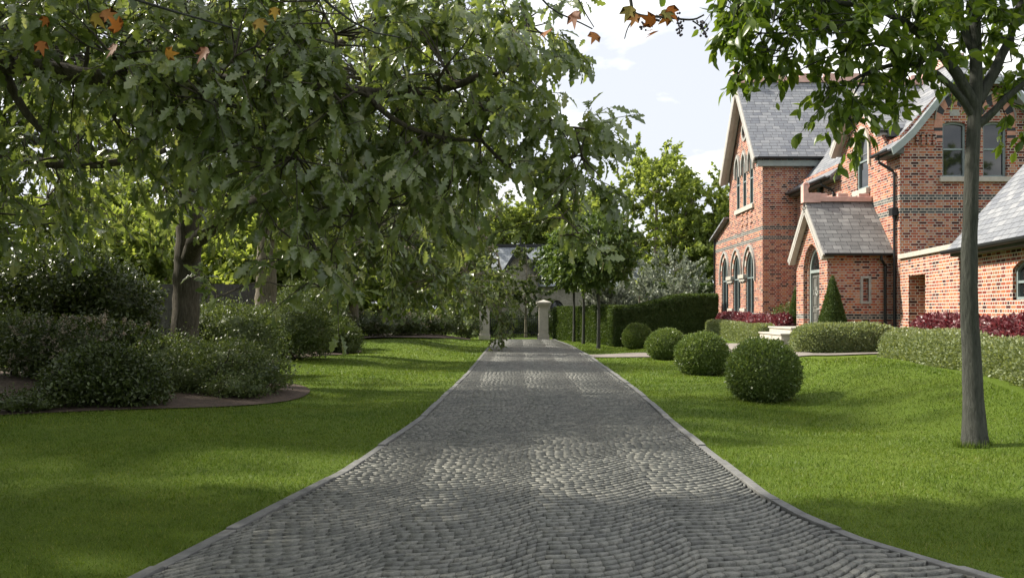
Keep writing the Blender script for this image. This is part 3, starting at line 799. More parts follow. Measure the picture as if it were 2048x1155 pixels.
wall.face([(14.9, FY0, B0), (14.9, FY1, B0), (14.9, FY1, 7.4), (14.9, FYM, 10.6), (14.9, FY0, 7.5)])
wall.face([(FX, FY1, B0), (FX, FY1, 7.4), (14.9, FY1, 7.4), (14.9, FY1, B0)])
panel(wall, Plane((FX+.20, 0, 0), (0,-1,0), (-1,0,0)), [(a*1.0, b) for a, b in rnd])   # brick in the roundel
for u in (-33.9, -34.6, -35.3):                                    # recessed brick pattern below the lancets
    for z in (5.05, 5.3, 5.5): barbox(wall, Wf, u, u+.28, z, z+.07, .001, .035)
hp(wall.build('wall', M['brick']))
# --- porch walls
PX = 8.70
Wp = Plane((PX, 0, 0), (0, -1, 0), (-1, 0, 0))
pdoor = arch2(-25.4, 1.40, 1.10, 2.75, 3.58)
wall = MB()
panel(wall, Wp, [(-26.75, B0), (-24.05, B0), (-24.05, 3.28), (-25.4, 4.62), (-26.75, 3.28)], [pdoor], .26)
Sp = Plane((0, 24.05, 0), (1, 0, 0), (0, -1, 0))
slit = [(9.70, 1.85), (9.86, 1.85), (9.86, 2.50), (9.70, 2.50)]
panel(wall, Sp, [(PX, B0), (10.5, B0), (10.5, 3.28), (PX, 3.28)], [slit], .07)
wall.face([Sp.p(v, -.07) for v in slit])
wall.face([(PX, 26.75, B0), (PX, 26.75, 3.28), (10.5, 26.75, 3.28), (10.5, 26.75, B0)])
# second step of the door recess
inner = arch2(-25.4, 1.24, 1.10, 2.75, 3.49)
ring(wall, Wp, inner, pdoor, -.259, -.12)
hp(wall.build('wall', M['brick']))
sf = MB(); o_ = offset(slit, .07); ring(sf, Sp, slit, o_, -.03, .025); hp(sf.build('blind_slit', M['stone_grey']))
# --- roofs
TW = 1.2315
def main_z(x): return 6.02 + (x-10.15)*.87 if x < 10.7 else 6.50 + (x-10.7)*TW
RX, RZ = 12.6, main_z(12.6)
rf = MB()
def wslope(y0, y1, xs, y0t=None, y1t=None, side=1):
    for a, b in zip(xs, xs[1:]):
        f = lambda x: x if side > 0 else 2*RX-x
        slab(rf, [(f(a), y0, main_z(a)), (f(b), y0, main_z(b)), (f(b), y1, main_z(b)), (f(a), y1, main_z(a))])
HT = 7.95; xh = 10.7+(HT-6.50)/TW; YR = 24.35
for side in (1, -1):
    f = (lambda x: x) if side > 0 else (lambda x: 2*RX-x)
    wslope(23.2, 24.4, [10.15, 10.7, xh], side=side)
    slab(rf, [(f(xh), 23.2, HT), (f(xh), 24.4, HT), (f(RX), YR+.05, RZ), (f(RX), YR, RZ)])
    slab(rf, [(f(xh), 24.4, HT), (f(xh), 32.3, HT), (f(RX), 32.3, RZ), (f(RX), 24.4, RZ)])
wslope(24.4, 27.85, [10.55, 10.7, xh]); wslope(27.85, 32.19, [10.15, 10.7, xh]); wslope(24.4, 32.3, [10.15, 10.7, xh], side=-1)
slab(rf, [(xh, 23.16, HT-.02), (2*RX-xh, 23.16, HT-.02), (RX, YR, RZ)])
slab(rf, [(RX-.01, 32.2, RZ), (11.3, 32.2, main_z(11.3)), (RX, 34.2, RZ)], .05)
mroof = hp(rf.build('roof', M['slate']))
cr_ = crest('ridge_tiles', None, (RX, 24.3, RZ), (RX, 34.0, RZ)); cr_.parent = mroof
# dormer roof, ridge east-west
rf = MB(); DZ, DE, DY = 8.52, 6.78, 26.1
slab(rf, [(10.2, 24.2, DE), (12.7, 24.2, DE), (12.7, DY, DZ), (10.2, DY, DZ)]); slab(rf, [(10.2, 28.0, DE), (10.2, DY, DZ), (12.7, DY, DZ), (12.7, 28.0, DE)])
droof = hp(rf.build('roof', M['slate'])); c_ = crest('ridge_tiles', None, (10.18, DY, DZ), (12.6, DY, DZ), step=.5); c_.parent = droof
# tall wing roof
rf = MB(); TZ, TE, TX = 10.92, 7.36, 8.82
slab(rf, [(TX, FY0-.28, TE), (15.2, FY0-.28, TE), (15.2, FYM, TZ), (TX, FYM, TZ)], .09); slab(rf, [(TX, FY1+.25, TE-.1), (TX, FYM, TZ), (15.2, FYM, TZ), (15.2, FY1+.25, TE-.1)], .09)
troof = hp(rf.build('roof', M['slate'])); c_ = crest('ridge_tiles', None, (TX-.02, FYM, TZ+.0), (15.2, FYM, TZ), hgt=.2, merlon=.18, step=1.0, finial=.62); c_.parent = troof
rf = MB(); slab(rf, [(8.95, FY1+.02, 5.68), (12.6, FY1+.02, 5.68), (12.6, 40.25, 4.90), (8.95, 40.25, 4.90)]); hp(rf.build('lean_to_roof', M['slate']))
# porch roof
rf = MB(); PZ, PE, PV = 4.86, 3.20, 8.52
slab(rf, [(PV, 23.84, PE), (10.49, 23.84, PE), (10.49, 25.4, PZ), (PV, 25.4, PZ)], .06); slab(rf, [(PV, 26.96, PE), (PV, 25.4, PZ), (10.49, 25.4, PZ), (10.49, 26.96, PE)], .06)
proof = hp(rf.build('porch_roof', M['slate2'])); c_ = crest('ridge_tiles', None, (PV-.03, 25.4, PZ), (10.48, 25.4, PZ), hgt=.15, merlon=.10, step=.62, finial=.46); c_.parent = proof
# --- bargeboards, soffits, gutters
def barge(x, y0, z0, ym, zm, y1, z1, m='barge', h=.20, drop=.02, x2=None):
    mb = MB(); up = (1, 0, 0)
    for (ya, za) in ((y0, z0), (y1, z1)):
        d = Vector((0, ym-ya, zm-za)).normalized(); n = Vector((0, -d.z, d.y));
        if n.z > 0: n = -n
        a = Vector((x, ya, za)); b = Vector((x, ym, zm))
        mb.prism([a+n*drop, b+n*drop, b+n*(drop+h/abs(d.y)*abs(d.y))+Vector((0,0,-.0)), a+n*(drop+h)], (.05, 0, 0))
        mb.prism([a+n*(drop+h+.03), b+n*(drop+h+.03), b+n*(drop+h+.10), a+n*(drop+h+.10)], (.16, 0, 0))
        mb.prism([a+n*(drop+h+.0)+Vector((.05,0,0)), b+n*(drop+h)+Vector((.05,0,0)), b+n*(drop+h+.03)+Vector((.05,0,0)), a+n*(drop+h+.03)+Vector((.05,0,0))], (.30, 0, 0))
    return hp(mb.build('bargeboard', M[m]))
barge(TX-.04, FY0-.30, TE-.02, FYM, TZ-.02, FY1+.27, TE-.12)
barge(PV-.03, 23.80, PE-.02, 25.4, PZ-.02, 27.0, PE-.02, h=.13)
barge(10.18, 24.18, DE-.02, DY, DZ-.02, 28.02, DE-.02, h=.15)
mb = MB()                                                            # verge of the south gable, grey-green, with the curve at the foot
pts = [(10.13, 6.0), (10.42, 6.24), (10.72, 6.53), (xh+.0, HT+.02)]
for a, b in zip(pts, pts[1:]):
    for s_ in (1, -1):
        fx = (lambda x: x) if s_ > 0 else (lambda x: 2*RX-x)
        mb.prism([(fx(a[0]), 23.16, a[1]+.03), (fx(b[0]), 23.16, b[1]+.03), (fx(b[0])+.05*s_, 23.16, b[1]-.17), (fx(a[0])+.05*s_, 23.16, a[1]-.17)], (0, .05, 0))
        mb.prism([(fx(a[0])+.04*s_, 23.21, a[1]-.10), (fx(b[0])+.04*s_, 23.21, b[1]-.10), (fx(b[0])+.06*s_, 23.21, b[1]-.14), (fx(a[0])+.06*s_, 23.21, a[1]-.14)], (0, .29, 0))
mb.box(xh, 23.10, HT-.20, 2*RX-xh, 23.15, HT-.02)
hp(mb.build('bargeboard', M['barge_grey']))
mb = MB(); mb.prism([(10.17, 23.22, 6.0), (10.17, 23.22, 5.88), (10.49, 23.22, 5.88), (10.49, 23.22, 6.2)], (0, 1.15, 0)); hp(mb.build('soffit', M['soffit'])); mb = MB(); mb.prism([(10.17, 27.88, 6.0), (10.17, 27.88, 5.88), (10.49, 27.88, 5.88), (10.49, 27.88, 6.2)], (0, 4.28, 0))
hp(mb.build('soffit', M['soffit']))
mb = MB(); mb.box(FX-.25, FY0-.24, TE-.34, 14.9, FY0-.02, TE-.12); hp(mb.build('soffit', M['barge_grey']))
mb = MB(); mb.box(10.5, 24.26, DE-.22, 12.6, 24.44, DE-.06); hp(mb.build('soffit', M['soffit']))
hp(gutter(None, (10.08, 23.22, 6.0), (10.08, 24.36, 6.0))); hp(gutter(None, (10.08, 27.9, 6.0), (10.08, 32.15, 6.0)))
hp(gutter(None, (FX-.3, FY0-.36, TE-.03), (14.9, FY0-.36, TE-.03))); hp(gutter(None, (PV+.03, 23.78, PE-.02), (10.45, 23.78, PE-.02), .05))
hp(downpipe(None, [(10.08, 23.9, 5.95), (10.09, 23.9, 5.75), (10.38, 23.72, 5.5), (10.44, 23.70, 5.4), (10.44, 23.70, .45)], 4.33))
hp(downpipe(None, [(10.12, 23.80, 3.15), (10.12, 23.80, 3.02), (10.30, 23.97, 2.85), (10.30, 23.97, .5)]))
hp(downpipe(None, [(10.08, 28.5, 5.95), (10.10, 28.5, 5.8), (10.40, 28.35, 5.6), (10.44, 28.3, 5.5), (10.44, 28.3, 4.0)]))
hp(downpipe(None, [(FX-.06, 39.9, 4.9), (FX-.06, 39.9, 4.8), (FX-.06, 39.9, .5)]))
# --- windows
for y, o2 in zip((33.72, 34.75, 35.78), lanc):
    f = hp(window(Wf, o2, .07, None, bars=(6.85,), fw=.055)); hm = MB()
    oi = [q for q in offset(o2, .06)][2:]; oo = [q for q in offset(o2, .17)][2:]
    oi = [(oi[0][0], 7.15)]+oi+[(oi[-1][0], 7.15)]; oo = [(oo[0][0], 7.15)]+oo+[(oo[-1][0], 7.15)]
    ring(hm, Wf, oi, oo, -.01, .09, closed=False); h = hm.build('hood_mould', M['stone_grey']); h.parent = f
sb = MB(); barbox(sb, Wf, -36.15, -33.35, 5.62, 5.80, -.2, .09); hp(sb.build('sill', M['stone'], bevel=.012))
for y, o2 in zip(lowc, low):
    f = hp(window(Wf, o2, .12, None, bars=(2.9,), mull=((-y, 1.45, 3.85),), fw=.075, sill=(-y-.70, -y+.70, 1.20, 1.43, .12)))
    hm = MB(); k0 = 2
    oi = offset(o2, .005)[k0:]; om = offset(o2, .19)[k0:]; oo = offset(o2, .27)[k0:]
    ring(hm, Wf, oi, om, -.17, .012, alt=(0, 1), closed=False)
    h = hm.build('arch', [M['stone'], M['brick']]); h.parent = f
    hm = MB(); om2 = [(om[0][0]+.0, 2.75)]+om+[(om[-1][0], 2.75)]; oo2 = [(oo[0][0], 2.75)]+oo+[(oo[-1][0], 2.75)]
    ring(hm, Wf, om2, oo2, -.01, .075, closed=False); h = hm.build('hood_mould', M['stone_grey']); h.parent = f
for y in (35.02, 37.07):                                             # stone capitals and bases of the piers between
    for nm, rows in (('pier_capital', ((2.78, 2.90, .92, .07), (2.90, 3.06, 1.0, .12))), ('pier_base', ((1.30, 1.55, 1.0, .10), (1.55, 1.68, .92, .06)))):
        mb = MB()
        for z0, z1, wd, pr in rows: barbox(mb, Wf, -y-wd/2*.86, -y+wd/2*.86, z0, z1, -.1, pr)
        hp(mb.build(nm, M['stone'], bevel=.015))
mb = MB(); rr = [(-FYM+.40*math.cos(a), 8.9+.40*math.sin(a)) for a in [k*2*math.pi/20 for k in range(20)]]; ring(mb, Wf, rnd, rr, -.05, .05); hp(mb.build('roundel', M['stone_grey']))
mb = MB(); barbox(mb, Wf, -FYM-.24, -FYM+.24, 8.84, 8.96, -.18, -.06); barbox(mb, Wf, -FYM-.06, -FYM+.06, 8.66, 9.14, -.18, -.059); hp(mb.build('roundel_cross', M['blackbrick']))
f = hp(window(Wm, dormw, .10, None, bars=(6.16,), fw=.065, sill=(-26.6, -25.5, 5.12, 5.31, .12)))
hm = MB(); oi = offset(dormw, .10)[2:]; oo = offset(dormw, .20)[2:]; oi = [(oi[0][0], 5.98)]+oi+[(oi[-1][0], 5.98)]; oo = [(oo[0][0], 5.98)]+oo+[(oo[-1][0], 5.98)]
ring(hm, Wm, oi, oo, -.01, .07, closed=False); h = hm.build('hood_mould', M['stone']); h.parent = f
hp(window(Wm, smallw, .10, None, fw=.06))
for k, o2 in enumerate(gw):
    c = (12.01, 13.13)[k]
    f = hp(window(Sm, o2, .15, None, bars=(6.06,), fw=.06))
    vb = MB(); i_ = arch2(c, .70, 6.2, 6.86, 7.28, 9)[2:]; o_ = arch2(c, 1.08, 6.2, 6.86, 7.62, 9)[2:]
    ring(vb, Sm, i_, o_, -.01, .012, closed=False, alt=(0, 1)); 
    s0 = -1 if k == 0 else 1; u0, u1 = sorted((c+s0*.56, c+s0*.335)); barbox(vb, Sm, u0, u1, 6.26, 6.855, -.01, .010, 0); barbox(vb, Sm, u0-.002, u1+.002, 6.35, 6.43, 0, .013, 1); barbox(vb, Sm, u0-.002, u1+.002, 6.55, 6.64, 0, .013, 1)
    v_ = vb.build('arch', [M['pinkstone'], M['blackbrick']]); v_.parent = f
    hb = MB(); o3 = arch2(c, 1.118, 6.2, 6.86, 7.70, 9)[2:]; ring(hb, Sm, o_, o3, -.01, .06, closed=False); h = hb.build('hood_mould', M['stone_grey']); h.parent = f
    tb = MB(); barbox(tb, Sm, c-.13, c+.13, 6.96, 7.14, -.01, .015); t_ = tb.build('vent', M['stone_grey']); t_.parent = f
sb = MB(); barbox(sb, Sm, 11.58, 13.56, 5.14, 5.28, -.15, .09); hp(sb.build('sill', M['stone'], bevel=.012))
# --- front door
Dp = Plane((PX+.21, 0, 0), (0, -1, 0), (-1, 0, 0))
fr = MB(); do = arch2(-25.4, 1.24, 1.10, 2.75, 3.49); di = offset(do, -.085); ring(fr, Dp, di, do, -.06, .04); barbox(fr, Dp, -25.95, -24.85, 2.72, 2.81, -.05, .05)
hp(fr.build('door_frame', M['barge_grey']))
fl = MB(); panel(fl, Dp, [q for q in arch2(-25.4, 1.08, 2.79, 2.80, 3.42)]); hp(fl.build('fanlight', M['glass']))
dr = MB(); barbox(dr, Dp, -25.935, -24.865, 1.13, 2.72, -.06, -.02)
for u0, u1 in ((-25.86, -25.45), (-25.35, -24.94)):
    for z0, z1 in ((2.18, 2.62), (1.68, 2.10), (1.22, 1.58)):
        a = [(u0, z0), (u1, z0), (u1, z1), (u0, z1)]; ring(dr, Dp, offset(a, -.04), a, -.02, .004); barbox(dr, Dp, u0+.09, u1-.09, z0+.09, z1-.09, -.02, .0)
door = hp(dr.build('door', M['door']))
kn = MB(); pts = [Dp.p((-25.4+.075*math.cos(t_), 2.14+.085*math.sin(t_)), .03) for t_ in [k*2*math.pi/14 for k in range(15)]]; kn.tube(pts, .024, 6); barbox(kn, Dp, -25.46, -25.34, 2.19, 2.30, -.01, .06)
k_ = kn.build('knocker', M['nickel']); k_.parent = door
kn = MB(); barbox(kn, Dp, -25.52, -25.28, 1.615, 1.665, -.02, .012); k_ = kn.build('letterbox', M['nickel']); k_.parent = door
fin()

# --- steps
mb = MB()
for x0, z1 in ((7.17, .76), (7.47, .93), (7.77, 1.10)):
    mb.box(x0+.035, 24.42, .3, 8.69 if z1 > 1 else x0+.42, 26.6, z1-.045); mb.box(x0, 24.38, z1-.045, 8.695 if z1 > 1 else x0+.42, 26.64, z1)
st = mb.build('stone_steps', M['stone'], bevel=.008)
tag(st, 'three pale stone steps up to the grey front door', 'steps')
mb = MB(); mb.box(8.71, 24.86, .3, 9.06, 25.94, 1.10); th = mb.build('threshold', M['stone']); th.parent = house; th.matrix_parent_inverse = hinv

# --- garden wall with coping, running towards the camera from the corner
AZ = -math.atan(.1235)
gwall = tag(empty('garden_wall', (10.48, 23.44, .3), AZ), 'low brick garden wall with pale stone coping and a doorway beside the drainpipe', 'wall')
Wg = Plane((0, 0, 0), (0, -1, 0), (-1, 0, 0))
mb = MB(); L = 4.2
panel(mb, Wg, [(.02, -.2), (L, -.2), (L, 2.70), (.02, 2.70)], [[(.72, -.19), (1.98, -.19), (1.98, 2.22), (.72, 2.22)]], .62)
mb.face([(.62, -.72, -.19), (.62, -1.98, -.19), (.62, -1.98, 2.22), (.62, -.72, 2.22)])
mb.face([(0.0, -L, -.2), (.7, -L, -.2), (.7, -L, 2.7), (0, -L, 2.7)]); mb.face([(.7, -.02, -.2), (.7, -L, -.2), (.7, -L, 2.7), (.7, -.02, 2.7)])
mb.build('brickwork', M['brick2'], gwall)
mb = MB(); mb.box(-.07, -L-.02, 2.702, .76, -.03, 2.83); mb.build('coping', M['stone'], gwall, bevel=.012)
# --- low outbuilding nearer the camera
ob = tag(empty('brick_outbuilding', (9.95, 19.16, .3), AZ), 'low brick outbuilding with steep slate roof behind the young tree', 'outbuilding')
mb = MB(); L = 7.5
ow = segm(3.05, 1.0, 1.50, 2.10, .16)
panel(mb, Wg, [(0, -.3), (L, -.3), (L, 2.80), (0, 2.80)], [ow], .2)
mb.face([(0, 0, -.3), (0, 0, 2.8), (2.5, 0, 5.6), (5, 0, 2.8), (5, 0, -.3)]); mb.face([(5, 0, -.3), (5, 0, 2.8), (5, -L, 2.8), (5, -L, -.3)]); mb.face([(0, -L, -.3), (0, -L, 2.8), (2.5, -L, 5.6), (5, -L, 2.8), (5, -L, -.3)])
mb.build('wall', M['brick2'], ob)
rf = MB(); slab(rf, [(-.26, .22, 2.66), (-.26, -L-.2, 2.66), (2.5, -L-.2, 5.84), (2.5, .22, 5.84)]); slab(rf, [(5.26, .22, 2.66), (2.5, .22, 5.84), (2.5, -L-.2, 5.84), (5.26, -L-.2, 2.66)])
r_ = rf.build('roof', M['slate'], ob)
gutter(ob, (-.33, .2, 2.63), (-.33, -L-.1, 2.63)); mb = MB(); mb.box(-.24, -L, 2.50, -.004, .0, 2.58); mb.build('soffit', M['soffit'], ob)
mb = MB(); mb.box(.18, -.10, 2.98, .44, .25, 3.30); mb.box(.14, -.14, 3.30, .48, .29, 3.34); v_ = mb.build('roof_vent', M['iron'], r_)
window(Wg, ow, .14, ob, bars=(1.85,), fw=.06)

# ---------------------------------------------------------------- gate, piers, cottage, fence
def pier(x, y, label):
    r = tag(empty('gate_pier', (x, y, gz(x, y))), label, 'gate pier', 'stone piers of the gateway')
    m1 = MB(); m1.box(-.25,-.25,0,.25,.25,1.80)
    for sx in (-1, 1): m1.box(min(.251*sx,.262*sx), -.17, .42, max(.251*sx,.262*sx), .17, 1.62); m1.box(-.17, min(.251*sx,.262*sx), .42, .17, max(.251*sx,.262*sx), 1.62)
    m1.build('shaft', M['stone'], r, bevel=.012)
    m2 = MB(); m2.box(-.31,-.31,0,.31,.31,.26); m2.box(-.28,-.28,.26,.28,.28,.33); m2.build('plinth', M['stone'], r, bevel=.015)
    m3 = MB()
    for h0, h1, s_ in ((1.80,1.86,.29),(1.86,1.93,.34),(1.93,2.05,.40)): m3.box(-s_,-s_,h0,s_,s_,h1)
    s_ = .38; m3.mesh([(-s_,-s_,2.05),(s_,-s_,2.05),(s_,s_,2.05),(-s_,s_,2.05),(0,0,2.17)], [(0,1,4),(1,2,4),(2,3,4),(3,0,4)])
    m3.build('cap', M['stone'], r, bevel=.01); return r
pier(1.28, 46.2, 'pale square stone gate pier at the end of the clipped hedge')
pier(-1.92, 46.2, 'stone gate pier half hidden behind hanging oak leaves')
gt = tag(empty('iron_gate', (-1.65, 46.2, .0)), 'black iron bar gate closing the far end of the drive', 'gate')
for s_ in (0, 1):
    x0, x1 = (.03, 1.31) if s_ == 0 else (1.34, 2.62)
    fm = MB(); 
    for z in (.10, .34, 1.12): fm.box(x0, -.018, z, x1, .018, z+.035)
    for x in (x0, x1-.04): fm.box(x, -.02, .05, x+.04, .02, 1.28)
    lf = fm.build('leaf_frame', M['iron'], gt)
    bb = MB(); x = x0+.12
    while x < x1-.06:
        bb.box(x, -.009, .12, x+.018, .009, 1.26); bb.mesh([(x-.02,0,1.26),(x+.038,0,1.26),(x+.009,0,1.36),(x+.009,.02,1.26)], [(0,1,2),(0,3,1),(1,3,2),(0,2,3)]); x += .115
    bb.build('bars', M['iron'], lf)
ct = tag(empty('cottage', (5, 62, 0)), 'pale brick cottage with slate roof and dark gable beyond the gate', 'cottage')
mb = MB(); Cs = Plane((0, 0, 0), (1, 0, 0), (0, -1, 0))
cw = arch2(-2.3, 1.0, .9, 1.7, 2.35); cw2 = [(-5.6, 1.0), (-4.6, 1.0), (-4.6, 2.2), (-5.6, 2.2)]
panel(mb, Cs, [(-8, -.2), (4.5, -.2), (4.5, 3.6), (-8, 3.6)], [cw, cw2], .2)
mb.face([(-8,0,-.2),(-8,0,3.6),(-8,4,6.4),(-8,8,3.6),(-8,8,-.2)]); mb.face([(4.5,0,-.2),(4.5,8,-.2),(4.5,8,3.6),(4.5,4,6.4),(4.5,0,3.6)])
panel(mb, Plane((0,-.9,0),(1,0,0),(0,-1,0)), [(-6.3,-.2),(-3.7,-.2),(-3.7,4.2),(-5.0,6.1),(-6.3,4.2)])
mb.face([(-6.3,-.9,-.2),(-6.3,-.9,4.2),(-6.3,1.0,4.2),(-6.3,1.0,-.2)]); mb.face([(-3.7,-.9,-.2),(-3.7,1,-.2),(-3.7,1,4.2),(-3.7,-.9,4.2)])
mb.build('wall', M['cream_brick'], ct)
rf = MB(); slab(rf, [(-8.3,-.4,3.35),(4.8,-.4,3.35),(4.8,4,6.5),(-8.3,4,6.5)]); slab(rf, [(-8.3,8.4,3.35),(-8.3,4,6.5),(4.8,4,6.5),(4.8,8.4,3.35)])
slab(rf, [(-6.6,-1.2,3.85),(-6.6,3.6,3.85),(-5.0,3.6,6.28),(-5.0,-1.2,6.28)]); slab(rf, [(-3.4,-1.2,3.85),(-5.0,-1.2,6.28),(-5.0,3.6,6.28),(-3.4,3.6,3.85)])
rr_ = rf.build('roof', M['slate3'], ct); mb = MB(); mb.box(-8.3,3.9,6.5,4.8,4.1,6.72); mb.build('ridge_tiles', M['iron'], rr_)
mb = MB()
for s_ in (-1, 1):
    a = Vector((-5+1.65*s_, -1.28, 3.80)); b = Vector((-5, -1.28, 6.36)); mb.prism([a, b, b+Vector((0,0,-.42)), a+Vector((-.2*s_,0,-.12))], (0,.07,0))
mb.box(-5.06,-1.30,6.2,-4.94,-1.18,7.15); mb.box(-5.62,-1.29,5.25,-4.38,-1.20,5.37); mb.build('bargeboard', M['iron'], ct)
window(Cs, cw, .15, ct, bars=(1.7,), fw=.07, m='iron'); window(Cs, cw2, .15, ct, bars=(1.6,), fw=.07)
# timber fence in the shrubbery
fn = tag(empty('timber_fence', (-12, 33, gz(-12, 33))), 'tall weathered grey board fence behind the shrubs and oak trunks', 'fence')
mb = MB(); rr = random.Random(8); x = -8.0
while x < 2.1:
    w_ = .145; mb.box(x, -.012+rr.uniform(-.006,.006), 0, x+w_-.008, .012, 2.12+rr.uniform(-.012,.012)); x += w_
for z in (.3, 1.2, 1.95): mb.box(-8, .015, z, 2.2, .06, z+.09)
mb.build('boards', M['timber_fence'], fn)
for k in range(5):
    x = -8+k*2.53; pb = MB(); pb.box(x-.06,-.06,0,x+.06,.08,2.22); pb.box(x-.10,-.10,2.22,x+.10,.12,2.27)
    pb.mesh([(x-.09,-.09,2.27),(x+.09,-.09,2.27),(x+.09,.11,2.27),(x-.09,.11,2.27),(x,.01,2.36)], [(0,1,4),(1,2,4),(2,3,4),(3,0,4)]); pb.build('post', M['timber_fence'], fn)

# ---------------------------------------------------------------- clipped plants and shrubs
def tri_sample(V, F, n, rng):
    T = np.concatenate([F[:, [0,1,2]], F[:, [0,2,3]]]) if F.shape[1] == 4 else F
    a, b, c = V[T[:,0]], V[T[:,1]], V[T[:,2]]; cr_ = np.cross(b-a, c-a); A = np.linalg.norm(cr_, axis=1)
    i = rng.choice(len(T), n, p=A/A.sum()); u = rng.random((n,1)); v = rng.random((n,1)); f = u+v > 1; u = np.where(f, 1-u, u); v = np.where(f, 1-v, v)
    return a[i]+u*(b-a)[i]+v*(c-a)[i], unit(cr_[i]), A.sum()/2
def area(V, F): 
    T = np.concatenate([F[:, [0,1,2]], F[:, [0,2,3]]]) if F.shape[1] == 4 else F
    return np.linalg.norm(np.cross(V[T[:,1]]-V[T[:,0]], V[T[:,2]]-V[T[:,0]]), axis=1).sum()/2
def shell_leaves(V, F, dens, size, rng, depth=.06, out=.02, T=SMALL, up=.35, spread=.8):
    n = int(area(V, F)*dens)
    p, nn, _ = tri_sample(V, F, n, rng)
    k = rng.random((n,1)); p = p - nn*(k*depth) + nn*(rng.random((n,1))**3*out)
    d = nn*.8+rng.normal(0, spread*.6, (n,3))+np.array([0,0,up]); nr = nn+rng.normal(0, spread, (n,3))+np.array([0,0,.3])
    return leaf_arrays(p, d, nr, size*rng.uniform(.6,1.25,n), T)
def rock(V, amp, sc, seed):
    return np.array([noise.noise(Vector((v[0]*sc+seed, v[1]*sc, v[2]*sc-seed)))*amp for v in V])
def ico(sub=4):
    bm = bmesh.new(); bmesh.ops.create_icosphere(bm, subdivisions=sub, radius=1)
    V = np.array([v.co for v in bm.verts]); F = np.array([[v.index for v in f.verts] for f in bm.faces]); bm.free(); return V, F
ICO = ico(4); ICO3 = ico(3)
def topiary_ball():
    rng = np.random.default_rng(3); V, F = ICO; V = V.copy(); r = 1+rock(V, .07, 1.6, 3.1)+rock(V, .03, 4.5, 7.7)
    V = V*r[:,None]*np.array([.62,.62,.56]); V[:,2] = np.where(V[:,2] < -.40, -.40+(V[:,2]+.40)*.4, V[:,2]); V[:,2] += .46
    lv, lf = shell_leaves(V, F, 4600, .050, rng, .07, .075)
    lq = F if F.shape[1] == 4 else np.concatenate([F, F[:, 2:3]], 1)
    return lv, lf, V*np.array([.93,.93,.93])+np.array([0,0,.03]), F
lv, lf, cv, cf = topiary_ball()
def tri2(F): return F
bl = ['nearest and largest clipped box ball on the lawn beside the driveway', 'second clipped box ball from the camera, between the largest and the middle one',
      'third clipped box ball from the camera, next to the paved path', 'farthest and smallest looking clipped box ball, in front of the tall dark hedge']
src = None
for k, (x, y, r_) in enumerate(BALLS):
    if src is None:
        src = empty('topiary_ball', (x, y, gz(x, y))); np_mesh('foliage', lv, lf, M['box'], src); np_mesh('core', cv, cf, M['box'], src, True); o = src
    else:
        o = copy_tree(src); o.location = (x, y, gz(x, y))
    s_ = r_/.65; o.scale = (s_*(1+.05*math.sin(k*2.1)), s_, s_*(1+.05*math.cos(k*1.7))); o.rotation_euler = (.03*math.sin(k*3+1), .03*math.cos(k*5), k*1.9+.4)
    tag(o, bl[k], 'topiary', 'row of clipped box balls')
def cone(x, y, r0, h, label, seed):
    rng = np.random.default_rng(seed); n, m_ = 28, 26; V = []; 
    for i in range(m_):
        t_ = i/(m_-1); rr_ = r0*((1-t_)**.9)*(1-.10*math.exp(-t_*14)) + .012
        for j in range(n):
            a = 2*math.pi*j/n; q = rr_*(1+.05*noise.noise(Vector((math.cos(a)*2+seed, math.sin(a)*2, t_*6)))); V.append((q*math.cos(a), q*math.sin(a), .05+t_*(h-.05)))
    V = np.array(V); F = np.array([(i*n+j, i*n+(j+1)%n, (i+1)*n+(j+1)%n, (i+1)*n+j) for i in range(m_-1) for j in range(n)])
    a, b = shell_leaves(V, F, 7000, .036, rng, .04, .025)
    o = tag(empty('topiary_cone', (x, y, gz(x, y))), label, 'topiary', 'clipped cones by the porch'); np_mesh('foliage', a, b, M['yew'], o); np_mesh('core', V*np.array([.9,.9,.97]), F, M['yew'], o, True)
cone(8.42, 22.9, .50, 2.02, 'tall clipped dark green cone beside the porch side wall', 4)
cone(9.0, 27.7, .40, 1.85, 'slender clipped cone half hidden behind the left edge of the porch', 9)
